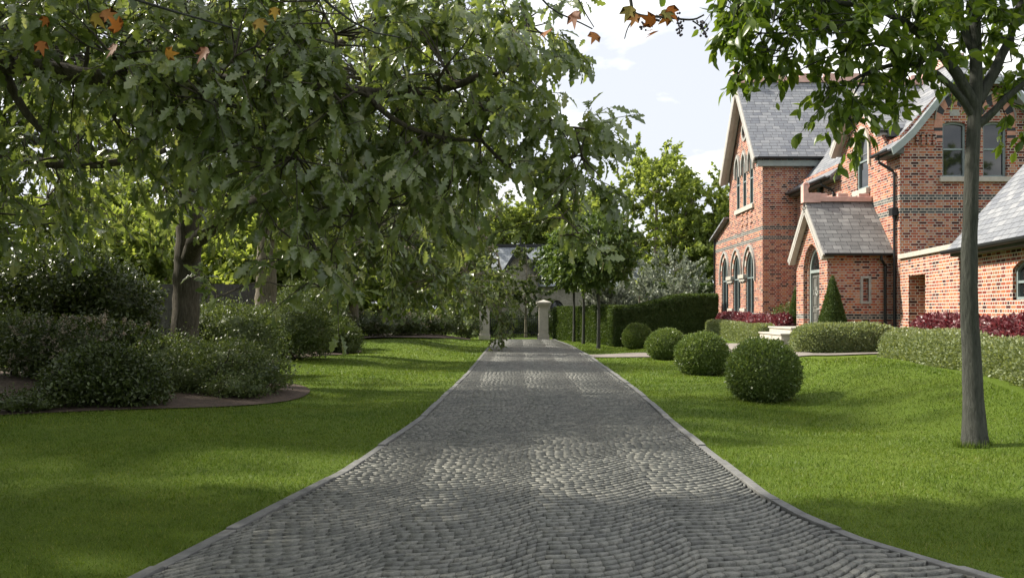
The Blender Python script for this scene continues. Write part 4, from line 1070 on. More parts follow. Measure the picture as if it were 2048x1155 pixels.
def hedge(name, label, cat, path, wd, h, m, dens, size, seed, amp=.03, rnd_=.35, z0=-.05, depth=.07, out=.04, group=None, sc=1.6, lum=0, T=SMALL, flat=False):
    "a clipped hedge: rounded box section swept along a path"
    rng = np.random.default_rng(seed); path = np.array(path, float)
    d = np.r_[0, np.cumsum(np.hypot(*np.diff(path, axis=0).T))]; n = max(4, int(d[-1]/.12)); s = np.linspace(0, d[-1], n)
    c = np.stack([np.interp(s, d, path[:,0]), np.interp(s, d, path[:,1])], -1); t_ = unit(np.gradient(c, axis=0)); nr = np.stack([t_[:,1], -t_[:,0]], -1)
    k = 26; th = np.linspace(0, math.pi, k); e = rnd_
    px = np.sign(np.cos(th))*np.abs(np.cos(th))**e*wd/2; pz = np.abs(np.sin(th))**e*h
    V = []
    for i in range(n):
        ed = min(s[i], d[-1]-s[i]); q = min(1, (max(ed, 0)/(wd*.5)))**.35 if not flat else (1 if ed > 0 else 0)
        q = max(q, .02)
        g = gz(*c[i])
        for j in range(k):
            zz = z0 + pz[j]*(q**.5 if not flat else 1)
            V.append((c[i,0]+nr[i,0]*px[j]*q, c[i,1]+nr[i,1]*px[j]*q, g+zz))
    V = np.array(V); ctr = np.repeat(np.c_[c, np.array([gz(*v) for v in c])+h*.4], k, 0); dirv = unit(V-ctr)
    V = V + dirv*(rock(V, amp, sc, seed)+rock(V, amp*.5, sc*3.1, seed+5) + (rock(V, lum, .55, seed+2) if lum else 0))[:,None]
    F = np.array([(i*k+j, (i+1)*k+j, (i+1)*k+j+1, i*k+j+1) for i in range(n-1) for j in range(k-1)])
    if flat:
        base = len(V); caps = []
        for i in (0, n-1):
            for j in range(k//2): caps.append((i*k+j, i*k+j+1, i*k+k-2-j, i*k+k-1-j) if i == 0 else (i*k+j, i*k+k-1-j, i*k+k-2-j, i*k+j+1))
        F = np.concatenate([F, np.array(caps)])
    a, b = shell_leaves(V, F, dens, size, rng, depth, out, T)
    # shell_leaves needs outward normals; flip if the sweep wound the other way
    p_, n_, _ = tri_sample(V, F, 200, rng)
    if (n_*(p_-V.mean(0))).sum(1).mean() < 0:
        F = F[:, ::-1]; a, b = shell_leaves(V, F, dens, size, rng, depth, out, T)
    loc = np.array([path[0,0], path[0,1], gz(*path[0])])
    o = tag(empty(name, loc), label, cat, group); np_mesh('foliage', a-loc, b, m, o)
    cen = V.mean(0); core = ctr+(V-ctr)*np.clip(1-.8*depth/np.maximum(np.linalg.norm(V-ctr, axis=1, keepdims=True), .05), .3, 1)
    np_mesh('core', core-loc, F, m, o, True); return o
hedge('yew_hedge', 'tall dark clipped hedge with square top behind the box balls', 'hedge', [(3.95,38.2),(8.9,38.4)], 1.0, 1.82, M['yew'], 1500, .075, 21, .02, .12, flat=True, depth=.09)
hedge('yew_hedge', 'tall clipped hedge running from the gate pier to the slender trees', 'hedge', [(4.3,38.4),(3.45,43.0),(2.1,46.4)], .75, 1.80, M['yew'], 1500, .075, 22, .02, .12, flat=True, depth=.09)
hedge('yew_hedge', 'distant clipped hedge showing above the dark hedge at the corner of the house', 'hedge', [(7.2,49),(14,49)], 1.2, 2.6, M['yew'], 700, .11, 23, .03, .12, flat=True, depth=.1)
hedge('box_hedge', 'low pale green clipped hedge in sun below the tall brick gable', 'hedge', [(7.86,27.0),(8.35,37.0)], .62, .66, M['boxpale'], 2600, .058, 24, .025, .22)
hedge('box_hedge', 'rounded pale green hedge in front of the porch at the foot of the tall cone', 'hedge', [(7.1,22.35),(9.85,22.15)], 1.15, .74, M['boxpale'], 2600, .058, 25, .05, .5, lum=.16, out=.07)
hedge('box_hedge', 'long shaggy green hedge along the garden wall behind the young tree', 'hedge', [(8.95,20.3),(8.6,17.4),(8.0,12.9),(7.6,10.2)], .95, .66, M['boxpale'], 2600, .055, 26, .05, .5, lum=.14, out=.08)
hedge('burgundy_shrubs', 'burgundy leaved row of shrubs under the arched windows of the house', 'shrub row', [(8.55,27.3),(8.95,37.5)], .62, .92, M['burgundy'], 1700, .095, 27, .09, .55, lum=.16, out=.10, T=OVATE)
hedge('burgundy_shrubs', 'burgundy leaved row of shrubs along the foot of the garden wall', 'shrub row', [(9.75,20.7),(9.28,17.0),(8.5,10.5)], .62, .92, M['burgundy'], 1700, .095, 28, .09, .55, lum=.16, out=.10, T=OVATE)

def shrub(name, label, x, y, lumps, m, size, dens, seed, loose=.15, T='small', group=None, cat='shrub', flower=0, stems=8, core=.72):
    rng = np.random.default_rng(seed); g = gz(x, y)+.05; LV = []; LF = []; n0 = 0; CV = []; CF = []; c0 = 0
    TT = {'small': SMALL, 'ovate': OVATE, 'oaklo': OAKLO}[T]; FV = []; FF = []; f0 = 0
    for i, (dx, dy, dz, rx, ry, rz) in enumerate(lumps):
        V, F = ICO3; V = V.copy(); r = 1+rock(V, .32, 1.7, seed+i*3.7)+rock(V, .14, 4.5, seed+i)
        V = V*r[:,None]*np.array([rx,ry,rz])+np.array([dx,dy,dz])
        nleaf = int(area(V, F)*dens); p, nn, _ = tri_sample(V, F, nleaf, rng); c = np.array([dx,dy,dz])
        k = rng.random((nleaf,1)); p = c+(p-c)*(1-.45*k**1.6)+unit(p-c)*rng.exponential(loose*.35, (nleaf,1))
        keep = p[:,2] > .02
        p, nn = p[keep], nn[keep]
        d = unit(p-c)*.6+rng.normal(0,.6,p.shape)+np.array([0,0,.15]); nr = nn*.5+rng.normal(0,.6,p.shape)+np.array([0,0,.6])
        a, b = leaf_arrays(p, d, nr, size*rng.uniform(.55,1.25,len(p)), TT); LV.append(a); LF.append(b+n0); n0 += len(a)
        cv_ = c+(V-c)*core*.85; cv_[:,2] = np.maximum(cv_[:,2], .0); CV.append(cv_); CF.append(F+c0); c0 += len(cv_)
        if flower:
            nf = int(flower*rx*rx*4); u = unit(rng.normal(0,1,(nf,3))+np.array([0,-.5,.7])); pos = c+u*np.array([rx,ry,rz])*1.08; pos = pos[pos[:,2] > .25]
            for q in pos:
                kx = 22; dirn = unit(rng.normal(0,.6,3)+np.array([0,-.3,.4])); s_ = rng.random((kx,1)); 
                pp = q+dirn*s_*.20+rng.normal(0,.028,(kx,3))*(1.15-s_)
                a, b = leaf_arrays(pp, rng.normal(0,1,(kx,3)), rng.normal(0,1,(kx,3)), .035*rng.uniform(.7,1.2,kx), SMALL); FV.append(a); FF.append(b+f0); f0 += len(a)
    o = tag(empty(name, (x, y, g)), label, cat, group)
    np_mesh('foliage', np.concatenate(LV), np.concatenate(LF), m, o)
    np_mesh('core', np.concatenate(CV), np.concatenate(CF), m, o, True)
    if flower: np_mesh('flowers', np.concatenate(FV), np.concatenate(FF), M['petal'], o)
    if stems:
        ex = max(abs(l[0])+l[3] for l in lumps)*.55; hz = max(l[2]+l[5] for l in lumps)*.9
        A = np.c_[rng.uniform(-.2,.2,(stems,2))*ex, np.full(stems,-.1)]; B = np.c_[rng.uniform(-1,1,(stems,2))*ex, rng.uniform(.5,1,stems)*hz]
        s_ = np.linspace(0,1,6)[None,:,None]; C = A[:,None]+(B-A)[:,None]*s_+rng.normal(0,.04,(stems,6,3)); V, F = tubes(C, np.linspace(.022,.006,6)[None].repeat(stems,0), 5); np_mesh('stems', V, F, M['twig'], o, True)
    return o
S = M['shrub']; SM_ = M['shrubmid']
shrub('evergreen_shrub', 'large glossy rounded shrub nearest the left edge on the bark bed', -6.75, 13.9, [(0,0,.42,.82,.7,.52),(-.65,.1,.26,.5,.5,.38),(.55,.0,.26,.45,.5,.36),(.05,-.1,.62,.5,.45,.34)], S, .070, 1000, 31, T='ovate')
shrub('ground_cover', 'small low green plant at the far left front of the bark bed', -7.75, 13.1, [(0,0,.10,.42,.3,.16),(.35,.05,.08,.25,.2,.13)], S, .05, 1200, 32, stems=4, cat='plant')
shrub('flowering_shrub', 'shrub covered in pale pink flower heads behind the rounded glossy shrub', -8.55, 16.8, [(0,0,.75,.95,.8,.55),(-1.0,.2,.7,.7,.7,.52),(.9,.1,.65,.6,.6,.48)], S, .085, 520, 33, T='ovate', flower=22)
shrub('rhododendron', 'tall dark evergreen bush standing behind the pink flowering shrub', -10.6, 20.3, [(-.3,0,1.9,1.5,1.2,1.15),(.9,.1,1.6,1.0,1.0,.95),(-1.4,.2,1.4,1.0,1.0,1.0),(.4,-.2,.9,1.3,.9,.8)], S, .11, 420, 34, T='ovate', stems=16)
shrub('evergreen_shrub', 'light leaved bush at the far left edge below the dark tall bush', -10.3, 17.4, [(0,0,.75,.75,.6,.6),(.4,-.2,.45,.5,.5,.4)], SM_, .07, 700, 35)
shrub('spreading_shrub', 'low spreading dark shrub in front of the nearest oak trunk', -5.95, 16.3, [(-.9,.3,.55,.85,.7,.50),(.2,.1,.48,.85,.7,.48),(.95,.0,.33,.6,.6,.36),(-.2,-.3,.34,.8,.5,.36)], SM_, .058, 1150, 36, .2)
shrub('ground_cover', 'small feathery green plant at the tip of the first bed', -5.15, 15.35, [(0,0,.18,.42,.3,.22),(-.3,.1,.14,.3,.25,.18),(.3,.05,.12,.25,.25,.17)], SM_, .045, 1500, 37, stems=4, cat='plant')
shrub('evergreen_shrub', 'speckled bush rising to the right of the nearest oak trunk', -7.0, 20.6, [(0,0,1.0,1.0,.8,.85),(.5,.2,.75,.8,.7,.7),(-.7,.3,1.1,.7,.7,.7)], SM_, .065, 700, 38)
shrub('evergreen_shrub', 'loose bush in front of the second, sunlit oak trunk', -7.0, 25.2, [(0,0,.85,1.0,.8,.75),(.7,.2,.8,.8,.7,.8),(-.7,.3,.8,.7,.7,.7)], SM_, .075, 620, 39)
shrub('rounded_shrub', 'dense rounded soft green shrub at the lawn edge of the second bed', -6.35, 29.0, [(0,0,.52,.85,.7,.58),(.4,-.1,.42,.6,.5,.45),(-.5,.1,.45,.6,.6,.5)], SM_, .06, 1300, 40)
shrub('ground_cover', 'small low mound beside the dense rounded shrub', -5.75, 28.6, [(0,0,.20,.38,.32,.26)], SM_, .05, 1500, 41, stems=3, cat='plant')
shrub('evergreen_shrub', 'tall loose bush between the second and third oak trunks', -7.9, 31.0, [(0,0,1.3,1.2,.9,1.1),(.8,.2,.9,.8,.8,.8)], SM_, .08, 480, 42)
wx = [(-8.2,37.2),(-6.9,38.6),(-5.7,40.6),(-4.9,42.0)]
wl = ['white speckled bush at the foot of the third oak trunk','second white speckled bush, just right of the third oak trunk','third white speckled bush along the far lawn edge','last white speckled bush before the dark evergreens by the gate']
for k, (x, y) in enumerate(wx):
    shrub('flowering_shrub', wl[k], x, y, [(0,0,.55,.85,.7,.55),(.6,.1,.5,.6,.6,.45)], S, .085, 430, 43+k, T='ovate', flower=14, group='white speckled bushes along the far bed')
shrub('evergreen_shrub', 'dark round evergreen at the end of the far bed', -3.9, 43.0, [(0,0,.55,.75,.6,.55)], S, .075, 700, 50)
shrub('evergreen_shrub', 'dark evergreen beside the half hidden gate pier', -2.75, 44.8, [(0,0,.6,.7,.6,.6),(-.6,.3,1.0,.7,.6,.9)], S, .085, 520, 51)
shrub('evergreen_shrub', 'green bush between the tall brick wing and the slender cone', 9.5, 29.2, [(0,0,.75,.75,.6,.55),(.5,-.3,.55,.5,.5,.5)], SM_, .07, 650, 52)
for k, (x, y, s_) in enumerate([(-1.9,52,1.0),(-.6,55,1.1),(.8,53,.9),(2.2,50.5,1.1)]):
    shrub('evergreen_shrub', ['leftmost bush seen through the bars of the iron gate','dark bush behind the middle of the iron gate','bush behind the right leaf of the iron gate','bush beyond the gate just behind the pale pier'][k], x, y, [(0,0,.7*s_,.9,.7,.75*s_),(.4,.2,.5,.7,.6,.5)], SM_ if k % 2 else S, .09, 420, 55+k, group='bushes beyond the gate')

# ---------------------------------------------------------------- trees
tree('oak_tree', 'big shady oak with thick dark trunk among the shrubs on the left', 'tree', (-7.1,18,.1), [
    ([(-7.1,18,-.1),(-7.08,18,1.6),(-7.02,18.0,3.2),(-6.95,18,4.4)], .30, .245, 18),
    ([(-6.97,18,4.2),(-6.8,18.3,5.6),(-6.6,18.4,7.5),(-6.8,18.3,10)], .20, .06, 10),
    ([(-6.97,18,4.1),(-7.25,17.9,4.5),(-8.1,17.6,4.75),(-9.2,17.2,4.9),(-11.0,16.6,5.2)], .17, .06, 10),
    ([(-7.0,18,4.2),(-7.2,18.2,5.2),(-7.9,18.6,7.0),(-8.8,18.8,8.8)], .17, .05, 10),
    ([(-7.05,17.95,2.6),(-6.6,17.5,3.15),(-5.7,17.0,3.62),(-4.5,16.2,3.85),(-3.0,15.2,4.1),(-1.8,14.6,4.2)], .19, .05, 10),
    ([(-5.6,17.0,3.6),(-5.0,17.6,3.7),(-4.2,18.6,3.5)], .09, .03, 7),
    ([(-6.9,18,4.7),(-5.9,17.4,5.6),(-4.4,16.6,6.4),(-2.6,16,7.0)], .14, .05, 8)],
    [((-7.4,16.8,6.3),(4.2,2.6,1.0),120), ((-10.5,15.4,4.9),(2.2,1.8,1.2),80), ((-8.6,14.8,5.2),(2.2,1.6,.7),60), ((-4.8,15,5.3),(2.4,2.0,1.3),130), ((-2.8,15.0,5.0),(1.6,1.6,1.4),100),
     ((-1.6,15.5,6.2),(1.6,1.8,1.5),80), ((-7,18,8.6),(5,3.6,2.2),160), ((-6,12.8,5.6),(3.4,1.4,1.1),130), ((-9.2,13.2,5.8),(2.6,1.5,1.3),110), ((-11,15,7.5),(3,3,2),90), ((-4.5,16.3,3.6),(1.6,1.3,.75),50), ((-2.6,15.6,3.2),(1.0,1.0,.6),30), ((-10,17.5,4.2),(1.6,1.3,.8),40), ((-9.0,19.5,4.6),(2.0,1.3,1.2),50)],
    'oak', .20, M['oak'], M['bark'], 101, per=16, twig=.75, droop=.7, sub=3, face=(.15,-.5,.5), fr=.5)
tree('oak_tree', 'second oak, with pale sunlit straight trunk behind the first', 'tree', (-8.4,28,.1), [
    ([(-8.4,28,-.1),(-8.38,28,2.0),(-8.3,28,4.5),(-8.2,28,7)], .40, .25, 18), ([(-8.3,28,4.6),(-6.5,27,6),(-4.5,26,6.6)], .2, .06, 8), ([(-8.3,28,5),(-10.5,27,6.5),(-12,26,7.5)], .2, .06, 8),
    ([(-8.3,28,3.9),(-6.4,26.6,4.6),(-4.0,25.4,4.4),(-2.6,24.6,3.9)], .13, .04, 8)],
    [((-8.5,27,6.6),(4.5,2.0,1.8),100), ((-4.6,25.5,5.4),(2.6,2,1.5),100), ((-3.2,24.8,3.7),(1.4,1.2,.9),60), (P(720,470,24),(1.3,1.0,.8),60), (P(850,540,25),(1.1,.9,.9),50), (P(690,570,25),(.5,.5,.7),16), ((-5.6,26,3.9),(1.5,1.2,.8),36), ((-9,27,10),(4.5,2.6,2.5),80)],
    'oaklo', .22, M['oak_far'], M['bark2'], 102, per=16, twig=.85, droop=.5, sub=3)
tree('oak_tree', 'third oak farther back, its branches sweeping down over the end of the drive', 'tree', (-7.6,38,.1), [
    ([(-7.6,38,-.1),(-7.55,38,2.5),(-7.4,38,5),(-7.2,38,8)], .40, .22, 16), ([(-7.4,38,5),(-5,36,6),(-2.5,34,5.6),(-1.0,33,4.2),(-.6,32.6,2.6)], .2, .03, 8),
    ([(-7.5,38,3.8),(-5.2,36,4.4),(-3.4,34.5,3.8),(-2.0,33.6,2.6)], .15, .03, 8), ([(-7.4,38,5.6),(-9.5,37,7.5),(-11,36,9)], .18, .06, 8)],
    [((-4.6,35,4.6),(2.6,2,1.5),130), ((-2.8,33.8,4.0),(1.5,1.4,1.5),110), ((-1.7,33,2.9),(1.0,.9,1.3),90), (P(930,560,30),(1.1,.9,1.1),60), ((-.75,32.6,1.7),(.45,.45,.9),26), ((-3.4,34.2,2.4),(1.4,1.1,.7),50), ((-7,38.5,8),(4.5,2.6,2.6),110), ((-2.2,34,6.6),(2.0,1.8,1.6),80)],
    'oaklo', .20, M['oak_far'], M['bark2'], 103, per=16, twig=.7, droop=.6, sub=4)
# near oak: its trunk stands just outside the frame on the left, its boughs reach over the lawn
def L7(*a): return [tuple(P(*q)) for q in a]
tree('oak_tree', 'near oak whose long dark boughs reach in from the left edge over the lawn', 'tree', (-8.6,7.6,0), [
    ([(-8.6,7.6,-.1),(-8.5,7.6,1.8),(-8.4,7.5,3.2),(-8.2,7.4,6.5)], .34, .2, 16),
    ([(-8.4,7.5,3.1)]+L7((-200,110,7.3),(0,128,7.1),(110,142,7),(230,160,7),(370,158,6.9),(560,165,7),(720,186,7),(860,188,7.1),(960,150,7.2)), .15, .028, 9),
    (L7((225,160,7),(300,200,7.1),(350,250,7.3),(430,300,7.5)), .05, .015, 6),
    (L7((735,187,7),(775,235,6.9),(860,275,6.9),(960,282,7)), .034, .012, 6),
    ([(-8.4,7.5,2.9)]+L7((-180,290,8),(0,310,8),(110,330,8),(230,330,8.2),(330,300,8.6)), .11, .03, 8),
    (L7((0,128,7.1),(40,210,7.2),(80,260,7.3),(160,330,7.5)), .05, .018, 6),
    ([(-8.3,7.5,3.6),(-6.5,6.9,4.2),(-4.5,6.4,4.7),(-2.4,6.2,4.9),(-.4,6.3,4.7)], .15, .03, 8),
    ([(-8.3,7.5,4.0),(-7,5.5,5.2),(-5.2,3.6,6.0),(-3,2.2,6.4)], .15, .04, 8),
    (L7((860,188,7.1),(940,258,7.2),(1040,262,7.2),(1130,252,7.3),(1200,262,7.3)), .030, .008, 6),
    (L7((940,258,7.2),(1010,330,7.2),(1080,380,7.2)), .022, .006, 6)],
    [(P(140,80,7.2),(1.25,.9,.55),60), (P(420,110,7.2),(1.25,.9,.6),75), (P(700,110,7.2),(1.15,.9,.6),75), (P(930,120,7.3),(.85,.8,.6),48), (P(1050,90,7.4),(.40,.55,.5),16),
     (P(960,290,7.2),(.75,.6,.42),32), (P(1120,285,7.3),(.38,.4,.26),20), (P(1170,350,7.2),(.16,.25,.20),7), (P(640,330,6.9),(.75,.55,.42),40), (P(830,350,7.2),(.65,.55,.40),36), (P(440,255,7.4),(.8,.6,.26),26), (P(470,160,6.6),(.75,.35,.22),24), (P(290,150,6.6),(.35,.3,.2),8), (P(620,185,6.7),(.4,.3,.2),12),
     (P(180,300,7.8),(.95,.6,.38),28), (P(60,420,8),(.5,.5,.4),12), (P(640,520,6.8),(.22,.3,.36),9), (P(1130,445,7.2),(.18,.2,.14),4), (P(430,590,7.0),(.05,.06,.1),1),
     ((-5.0,6.3,4.8),(2.6,1.6,.6),140), ((-2.4,6.2,4.7),(1.2,1.0,.4),22), ((-5.6,3.6,6.0),(3.0,2.2,.9),120), ((-8,8,7.5),(3.0,2.6,1.5),60), ((-11,7.5,6.4),(3.0,3.2,1.8),190), ((-12.5,11,6.4),(3,2.6,2.0),120)],  # upper crown out of frame, added to shade the near lawn and drive
    'oak', .165, M['oak'], M['bark'], 104, per=17, twig=.42, droop=.60, sub=3, spread=.52, face=(.2,-.55,.6), fr=.5)
tree('young_tree', 'young tree with slim grey trunk on the lawn in front of the outbuilding', 'tree', (*RTREE,gz(*RTREE)), [
    (L7((1951,905,9.75),(1945,760,9.75),(1938,600,9.75),(1940,420,9.75),(1948,250,9.75),(1953,160,9.75),(1950,60,9.75),(1945,-120,9.8),(1940,-330,9.9)), .116, .042, 16),
    (L7((1950,215,9.75),(1905,135,9.7),(1850,75,9.6),(1780,25,9.5),(1700,5,9.3),(1600,0,9.1)), .075, .018, 9),
    (L7((1948,235,9.75),(1912,180,9.7),(1860,135,9.65),(1790,125,9.5),(1720,150,9.3),(1660,190,9.2)), .050, .012, 8),
    (L7((1955,205,9.75),(1985,150,9.8),(2020,80,9.9),(2050,-20,10),(2080,-150,10.1)), .070, .03, 9),
    (L7((1948,255,9.75),(1985,225,9.7),(2030,180,9.6),(2110,120,9.5)), .055, .02, 8),
    (L7((1950,110,9.75),(1925,50,9.8),(1895,-20,9.9),(1850,-150,10)), .055, .02, 8),
    (L7((1760,30,9.45),(1640,60,9.2),(1540,70,9.0),(1480,60,8.9)), .022, .007, 6),
    (L7((1730,150,9.3),(1690,220,9.2),(1720,280,9.2)), .014, .006, 6), (L7((1800,120,9.5),(1770,80,9.4),(1660,110,9.2),(1600,140,9.1)), .02,.007,6)],
    [(P(1600,50,9.1),(.80,.7,.42),56), (P(1500,40,8.9),(.35,.4,.32),16), (P(1540,95,9.0),(.32,.4,.18),12), (P(1760,70,9.4),(.75,.7,.5),54), (P(1660,190,9.2),(.30,.35,.26),16), (P(1720,235,9.2),(.22,.25,.22),10), (P(1810,150,9.4),(.45,.4,.24),14), (P(1900,50,9.9),(.7,.6,.45),28),
     (P(2010,90,9.9),(.5,.6,.5),26), (P(2050,210,9.9),(.3,.4,.3),8), (P(1750,-110,9.6),(1.5,1.2,.7),110), (P(1950,-150,9.9),(1.6,1.3,.9),110), (P(1560,-60,9.0),(.8,.7,.45),40), (P(2100,-60,10),(.9,1.0,.8),40), (P(1900,-330,9.9),(1.3,1.2,.8),60)],
    'ovate', .150, M['cherry'], M['bark3'], 105, per=13, twig=.36, droop=.55, sub=3, flare=1.42, spread=.55)
for k, (x, y, cr_) in enumerate([(3.32,36.0,(1.55,1.45,1.55)),(3.0,40.2,(1.5,1.4,1.5)),(2.74,43.2,(1.6,1.4,1.45))]):
    tree('standard_tree', ['nearest of the three slim clear-stemmed trees at the corner of the tall hedge','middle one of the three slim clear-stemmed trees beside the far drive','farthest of the three slim clear-stemmed trees, closest to the gate pier'][k], 'tree', (x,y,gz(x,y)),
        [([(x,y,-.1),(x+.02,y,1.5),(x-.02,y,2.9),(x,y,4.6),(x,y,5.6)], .085, .03, 10), ([(x,y,2.9),(x-.6,y-.3,3.8)], .03, .01, 5), ([(x,y,3.0),(x+.7,y-.2,3.9)], .03, .01, 5)],
        [((x,y,4.25),cr_,330), ((x-.7,y-.3,3.6),(.8,.7,.75),26), ((x+.6,y-.3,3.7),(.8,.7,.75),26)], 'ovate', .21, M['standard'], M['bark3'], 110+k, 'slim clear-stemmed trees along the drive', per=22, twig=.40, droop=.5, sub=5, conn=.6, flare=1.1, shell=.45)
tree('feathery_tree', 'thin feathery young tree in front of the cottage gable', 'tree', (.35,50,0), [([(.35,50,-.1),(.33,50,1.5),(.4,50,3.5),(.35,50,5.4)], .09, .02, 8), ([(.35,50,1.3),(-.6,49.8,2.2),(-1.3,49.6,2.7)], .04, .012, 6), ([(.35,50,1.6),(1.1,50,2.8)], .04, .012, 6)],
     [((.35,50,3.4),(1.1,1.0,1.9),70), ((.9,50,2.3),(.8,.7,.7),16), ((-.5,50,2.4),(.8,.7,.7),16)], 'small', .16, M['shrubmid'], M['bark2'], 120, per=70, twig=.4, droop=.2, sub=6, shell=.1)
for k, (x, y, w_, h_) in enumerate([(9.4,52,1.9,5.0),(6.6,47,1.5,3.4),(4.7,44.5,1.1,2.7),(8.4,44,1.5,2.9)]):
    tree('silver_tree', ['tall silver leaved tree left of the brick house','broad silver shrub tree in the middle behind the dark hedge','small silver shrub tree just behind the nearest slim tree','low silver shrub tree nearest the corner of the house'][k], 'tree', (x,y,0), [([(x,y,-.1),(x,y,h_*.45),(x,y,h_*.8)], .12, .03, 8)],
        [((x,y,h_*.62),(w_,w_*.8,h_*.40),int(70*w_)), ((x-.5*w_,y-.3,h_*.40),(w_*.7,w_*.6,h_*.28),int(30*w_)), ((x+.4*w_,y-.3,h_*.42),(w_*.7,w_*.6,h_*.3),int(30*w_))], 'small', .19, M['silver'], M['bark2'], 130+k, 'silver leaved trees behind the dark hedge', per=38, twig=.55, droop=-.35, sub=5, conn=.5, flare=1.1, shell=.3)
bt = [(10.2,64,5.6,14.0,'large bright green tree rising against the sky left of the house'),(16.0,64,5.0,11.6,'bright green tree close behind the brick gable'),(3.2,72,4.6,11.0,'bright tree behind the cottage roof'),(-2.5,70,4.5,10.5,'tall tree behind the dark cottage gable'),
      (-9,55,4.5,9.5,'sunlit tree behind the third oak'),(-16,50,5,9.5,'sunlit tree behind the timber fence, right of the nearest oak trunk'),(-23,46,5,9.0,'sunlit tree far left behind the timber fence'),(-12.5,41,3.6,7.0,'smaller sunlit tree just behind the timber fence'),(-5.5,60,4,8.5,'sunlit tree between the third oak and the half hidden gate pier'),(-13,58,4.5,9.0,'sunlit tree far behind the second oak trunk'),(-30,40,5,9,'sunlit tree at the far left end of the timber fence'),(25,-9,6,14,'unseen tree added behind the camera, mirrored in the upper windows of the brick gable'),(6.2,69,4.2,10.5,'bright tree rising behind the slim clear-stemmed trees'),  # the mirrored tree is added behind the camera to give the panes a reflection
      (-17,36.5,3.2,5.6,'low sunlit tree just behind the left half of the timber fence'),(-10.2,37,2.4,5.2,'small bright tree between the first and second oak trunks'),(-21,29,3.2,6.0,'dark wooded edge tree left of the timber fence'),
      (-15,7,4.6,13.0,'unseen tall tree added left of the frame for shade, level with the near oak'),(-15.6,15.5,4.6,13.5,'unseen tall tree added left of the frame for shade, beside the big shady oak'),(-14,-1,4.6,13,'unseen tall tree added left of the frame for shade, behind the maple')]  # these three are added out of frame to shade the near lawn and drive
for k, (x, y, w_, h_, lb) in enumerate(bt):
    rr = random.Random(200+k); bl_ = []
    for q in range(9):
        a = rr.random()*6.28; zz = rr.uniform(.30,.92); rad = w_*.62*(1-abs(zz-.5)*.75); bl_.append(((x+math.cos(a)*rad,y+math.sin(a)*rad*.8,h_*zz),(w_*rr.uniform(.36,.5),w_*.42,h_*rr.uniform(.09,.14)),40))
    bl_.append(((x,y,h_*.6),(w_*.6,w_*.6,h_*.33),90)); bl_.append(((x+rr.uniform(-.1,.1)*w_,y,h_*.93),(w_*.35,w_*.35,h_*.09),26)); bl_.append(((x,y-.3,h_*.2),(w_*.8,w_*.6,h_*.13),50))
    tree('broadleaf_tree', lb, 'tree', (x,y,0), [([(x,y,-.2),(x,y,h_*.3),(x+.1,y,h_*.6),(x,y,h_*.88)], .32, .06, 10), ([(x,y,h_*.3),(x+w_*.3,y,h_*.55),(x+w_*.5,y,h_*.7)], .16, .04, 6), ([(x,y,h_*.28),(x-w_*.3,y-.3,h_*.5),(x-w_*.55,y-.3,h_*.62)], .16, .04, 6)],
        bl_, 'small', .36, M['bright'], M['bark2'], 200+k, 'bright trees beyond the garden', per=44, twig=1.0, droop=.15, sub=2, conn=.4, flare=1.3, shell=.5)

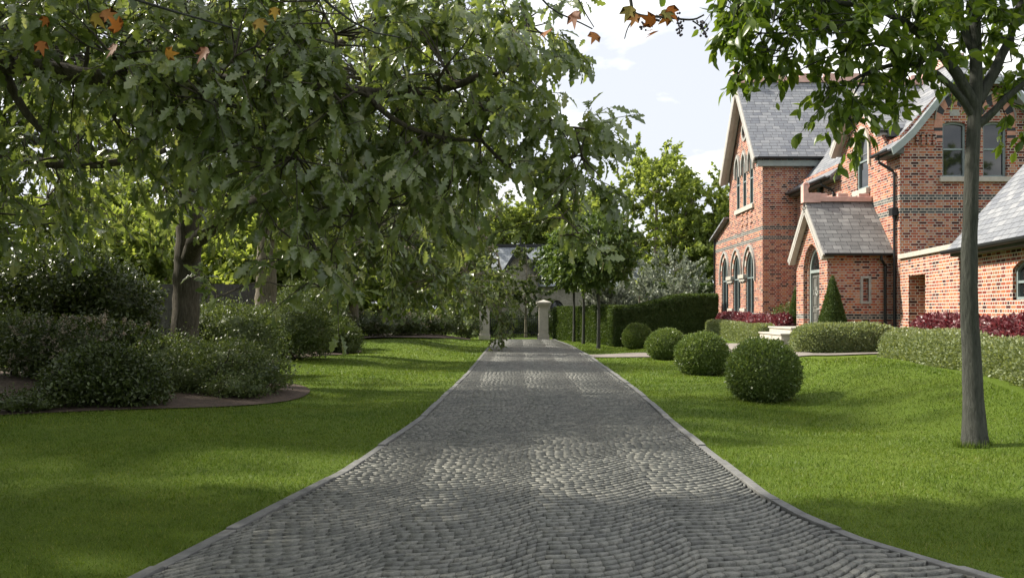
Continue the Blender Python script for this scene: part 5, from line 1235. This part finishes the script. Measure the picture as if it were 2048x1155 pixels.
# autumn maple: its trunk stands behind the camera on the left, one bough hangs into the top of the view
def maple():
    rng = np.random.default_rng(77); loc = np.array([-4.6,1.2,0])
    o = tag(empty('maple_tree', loc), 'maple with orange autumn leaves and dark seed clusters hanging in at the top', 'tree')
    W = Geo()
    def tb(pts, r0, r1, s_=7):
        c = resample(pts, max(8, int(len(pts)*5))); V, F = tubes(c[None], np.linspace(r0, r1, len(c))[None], s_); W.add(V, F); return c
    tb([loc+np.array([0,0,-.1]), loc+np.array([.05,0,2]), loc+np.array([.2,.2,4.2]), loc+np.array([.4,.6,6.5])], .2, .08, 12)
    top = [loc+np.array([.2,.2,4.2]), np.array([-2.6,2.6,4.55]), np.array([-.6,4.2,4.25]), P(1255,-60,5.0)]
    tb(top, .09, .012)
    a = tb([P(1255,-60,5.0), P(1262,10,5), P(1268,32,5), P(1330,34,5), P(1385,42,5), P(1408,30,5)], .012, .005, 6)
    tb([P(1385,42,5), P(1400,52,5), P(1408,62,5), P(1412,72,5)], .005, .0035, 5); tb([P(1270,36,5), P(1255,55,5), P(1249,78,5)], .005, .003, 5)
    tb([P(1268,32,5), P(1276,46,5)], .006, .004, 5); tb([P(1352,36,5), P(1358,50,5), P(1360,72,5)], .004, .003, 5); tb([P(1300,34,5), P(1305,55,5)], .004, .003, 5)
    tb([np.array([-2.0,3.1,4.5]), P(600,-40,4.8), P(720,60,4.9), P(800,75,4.9)], .03, .004); tb([np.array([-2.6,2.6,4.55]), P(100,-60,4.6), P(300,10,4.7), P(480,60,4.8)], .03, .004)
    tb([np.array([-.6,4.2,4.25]), P(1050,-60,4.9), P(1090,15,5), P(1160,45,5), P(1185,58,5)], .012, .004); tb([P(1140,-40,5), P(1165,18,5), P(1188,55,5)], .006, .003, 5)
    pts = [(1273,28),(1262,12),(1312,45),(1325,20),(1335,14),(1318,62),(1342,28),(1098,60),(1150,22),(95,35),(185,28),(205,22),(235,90),(415,95),(330,108),(515,38),(80,82),(1192,66),(1308,58),(240,60),(550,14)]
    Pn = np.array([P(x, y, 4.9+rng.uniform(-.15,.15)) for x, y in pts]); n = len(Pn)
    D = rng.normal(0,.5,(n,3))+np.array([0,0,-.6]); N = rng.normal(0,.45,(n,3))+np.array([0,-1,.2])
    V, F = leaf_arrays(Pn, D, N, rng.uniform(.075,.12,n), MAPLE)
    bl = [((-4.2,-.6,6.2),(3.6,2.6,1.5),110), ((-7.6,1.6,6.4),(3.0,2.6,1.6),110), ((-10.5,4.0,6.5),(2.6,2.2,1.8),80), ((-5,-4,6),(4,2.5,2),80)]  # unseen crown above and behind the camera, added to darken the left foreground
    E = np.concatenate([np.array(c)+unit(rng.normal(0,1,(n_,3)))*rng.uniform(.3,1,(n_,1))**(1/3)*np.array(r_) for c, r_, n_ in bl])
    A0 = loc+np.array([.2,.2,4.2]); C = np.stack([A0+(E-A0)*s_+np.array([0,0,.5*s_*(1-s_)]) for s_ in (0,.25,.5,.75,1)], 1); C[:,1:-1] += rng.normal(0,.08,C[:,1:-1].shape)
    V_, F_ = tubes(C[::3], np.array([.05,.03,.018,.01,.005])[None].repeat(len(C[::3]),0), 4); W.add(V_, F_)
    pl_ = (E[:,None]+rng.normal(0,.30,(len(E),16,3))).reshape(-1,3); k_ = len(pl_)
    cv, cf_ = leaf_arrays(pl_, rng.normal(0,.6,(k_,3))+np.array([0,0,-.4]), rng.normal(0,.6,(k_,3))+np.array([0,0,.7]), rng.uniform(.14,.24,k_), MAPLE)
    np_mesh('crown', cv-loc, cf_, M['oak'], o)
    W.build('trunk', M['bark3'], o, loc, True)
    np_mesh('autumn_leaves', V-loc, F, M['autumn'], o)
    g = MB(); 
    cl_ = [(1360,48),(1360,58),(1359,66),(1408,52),(1410,62),(1412,70),(1398,46),(1285,55),(1290,48),(1315,36),(1355,34)]
    SV, SF = ico(1)
    for i_, (x, y) in enumerate(cl_):
        if i_ in (0, 3, 7, 9, 10): VV = []; FF = []; q0 = 0
        for q in range(7):
            c = P(x, y, 5.0)+rng.normal(0,.011,3); VV.append(SV*rng.uniform(.006,.010)+c-loc); FF.append(SF+q0); q0 += len(SV)
        if i_ in (2, 6, 8, 9, 10): np_mesh('seed_cluster', np.concatenate(VV), np.concatenate(FF), M['seed'], o)
maple()
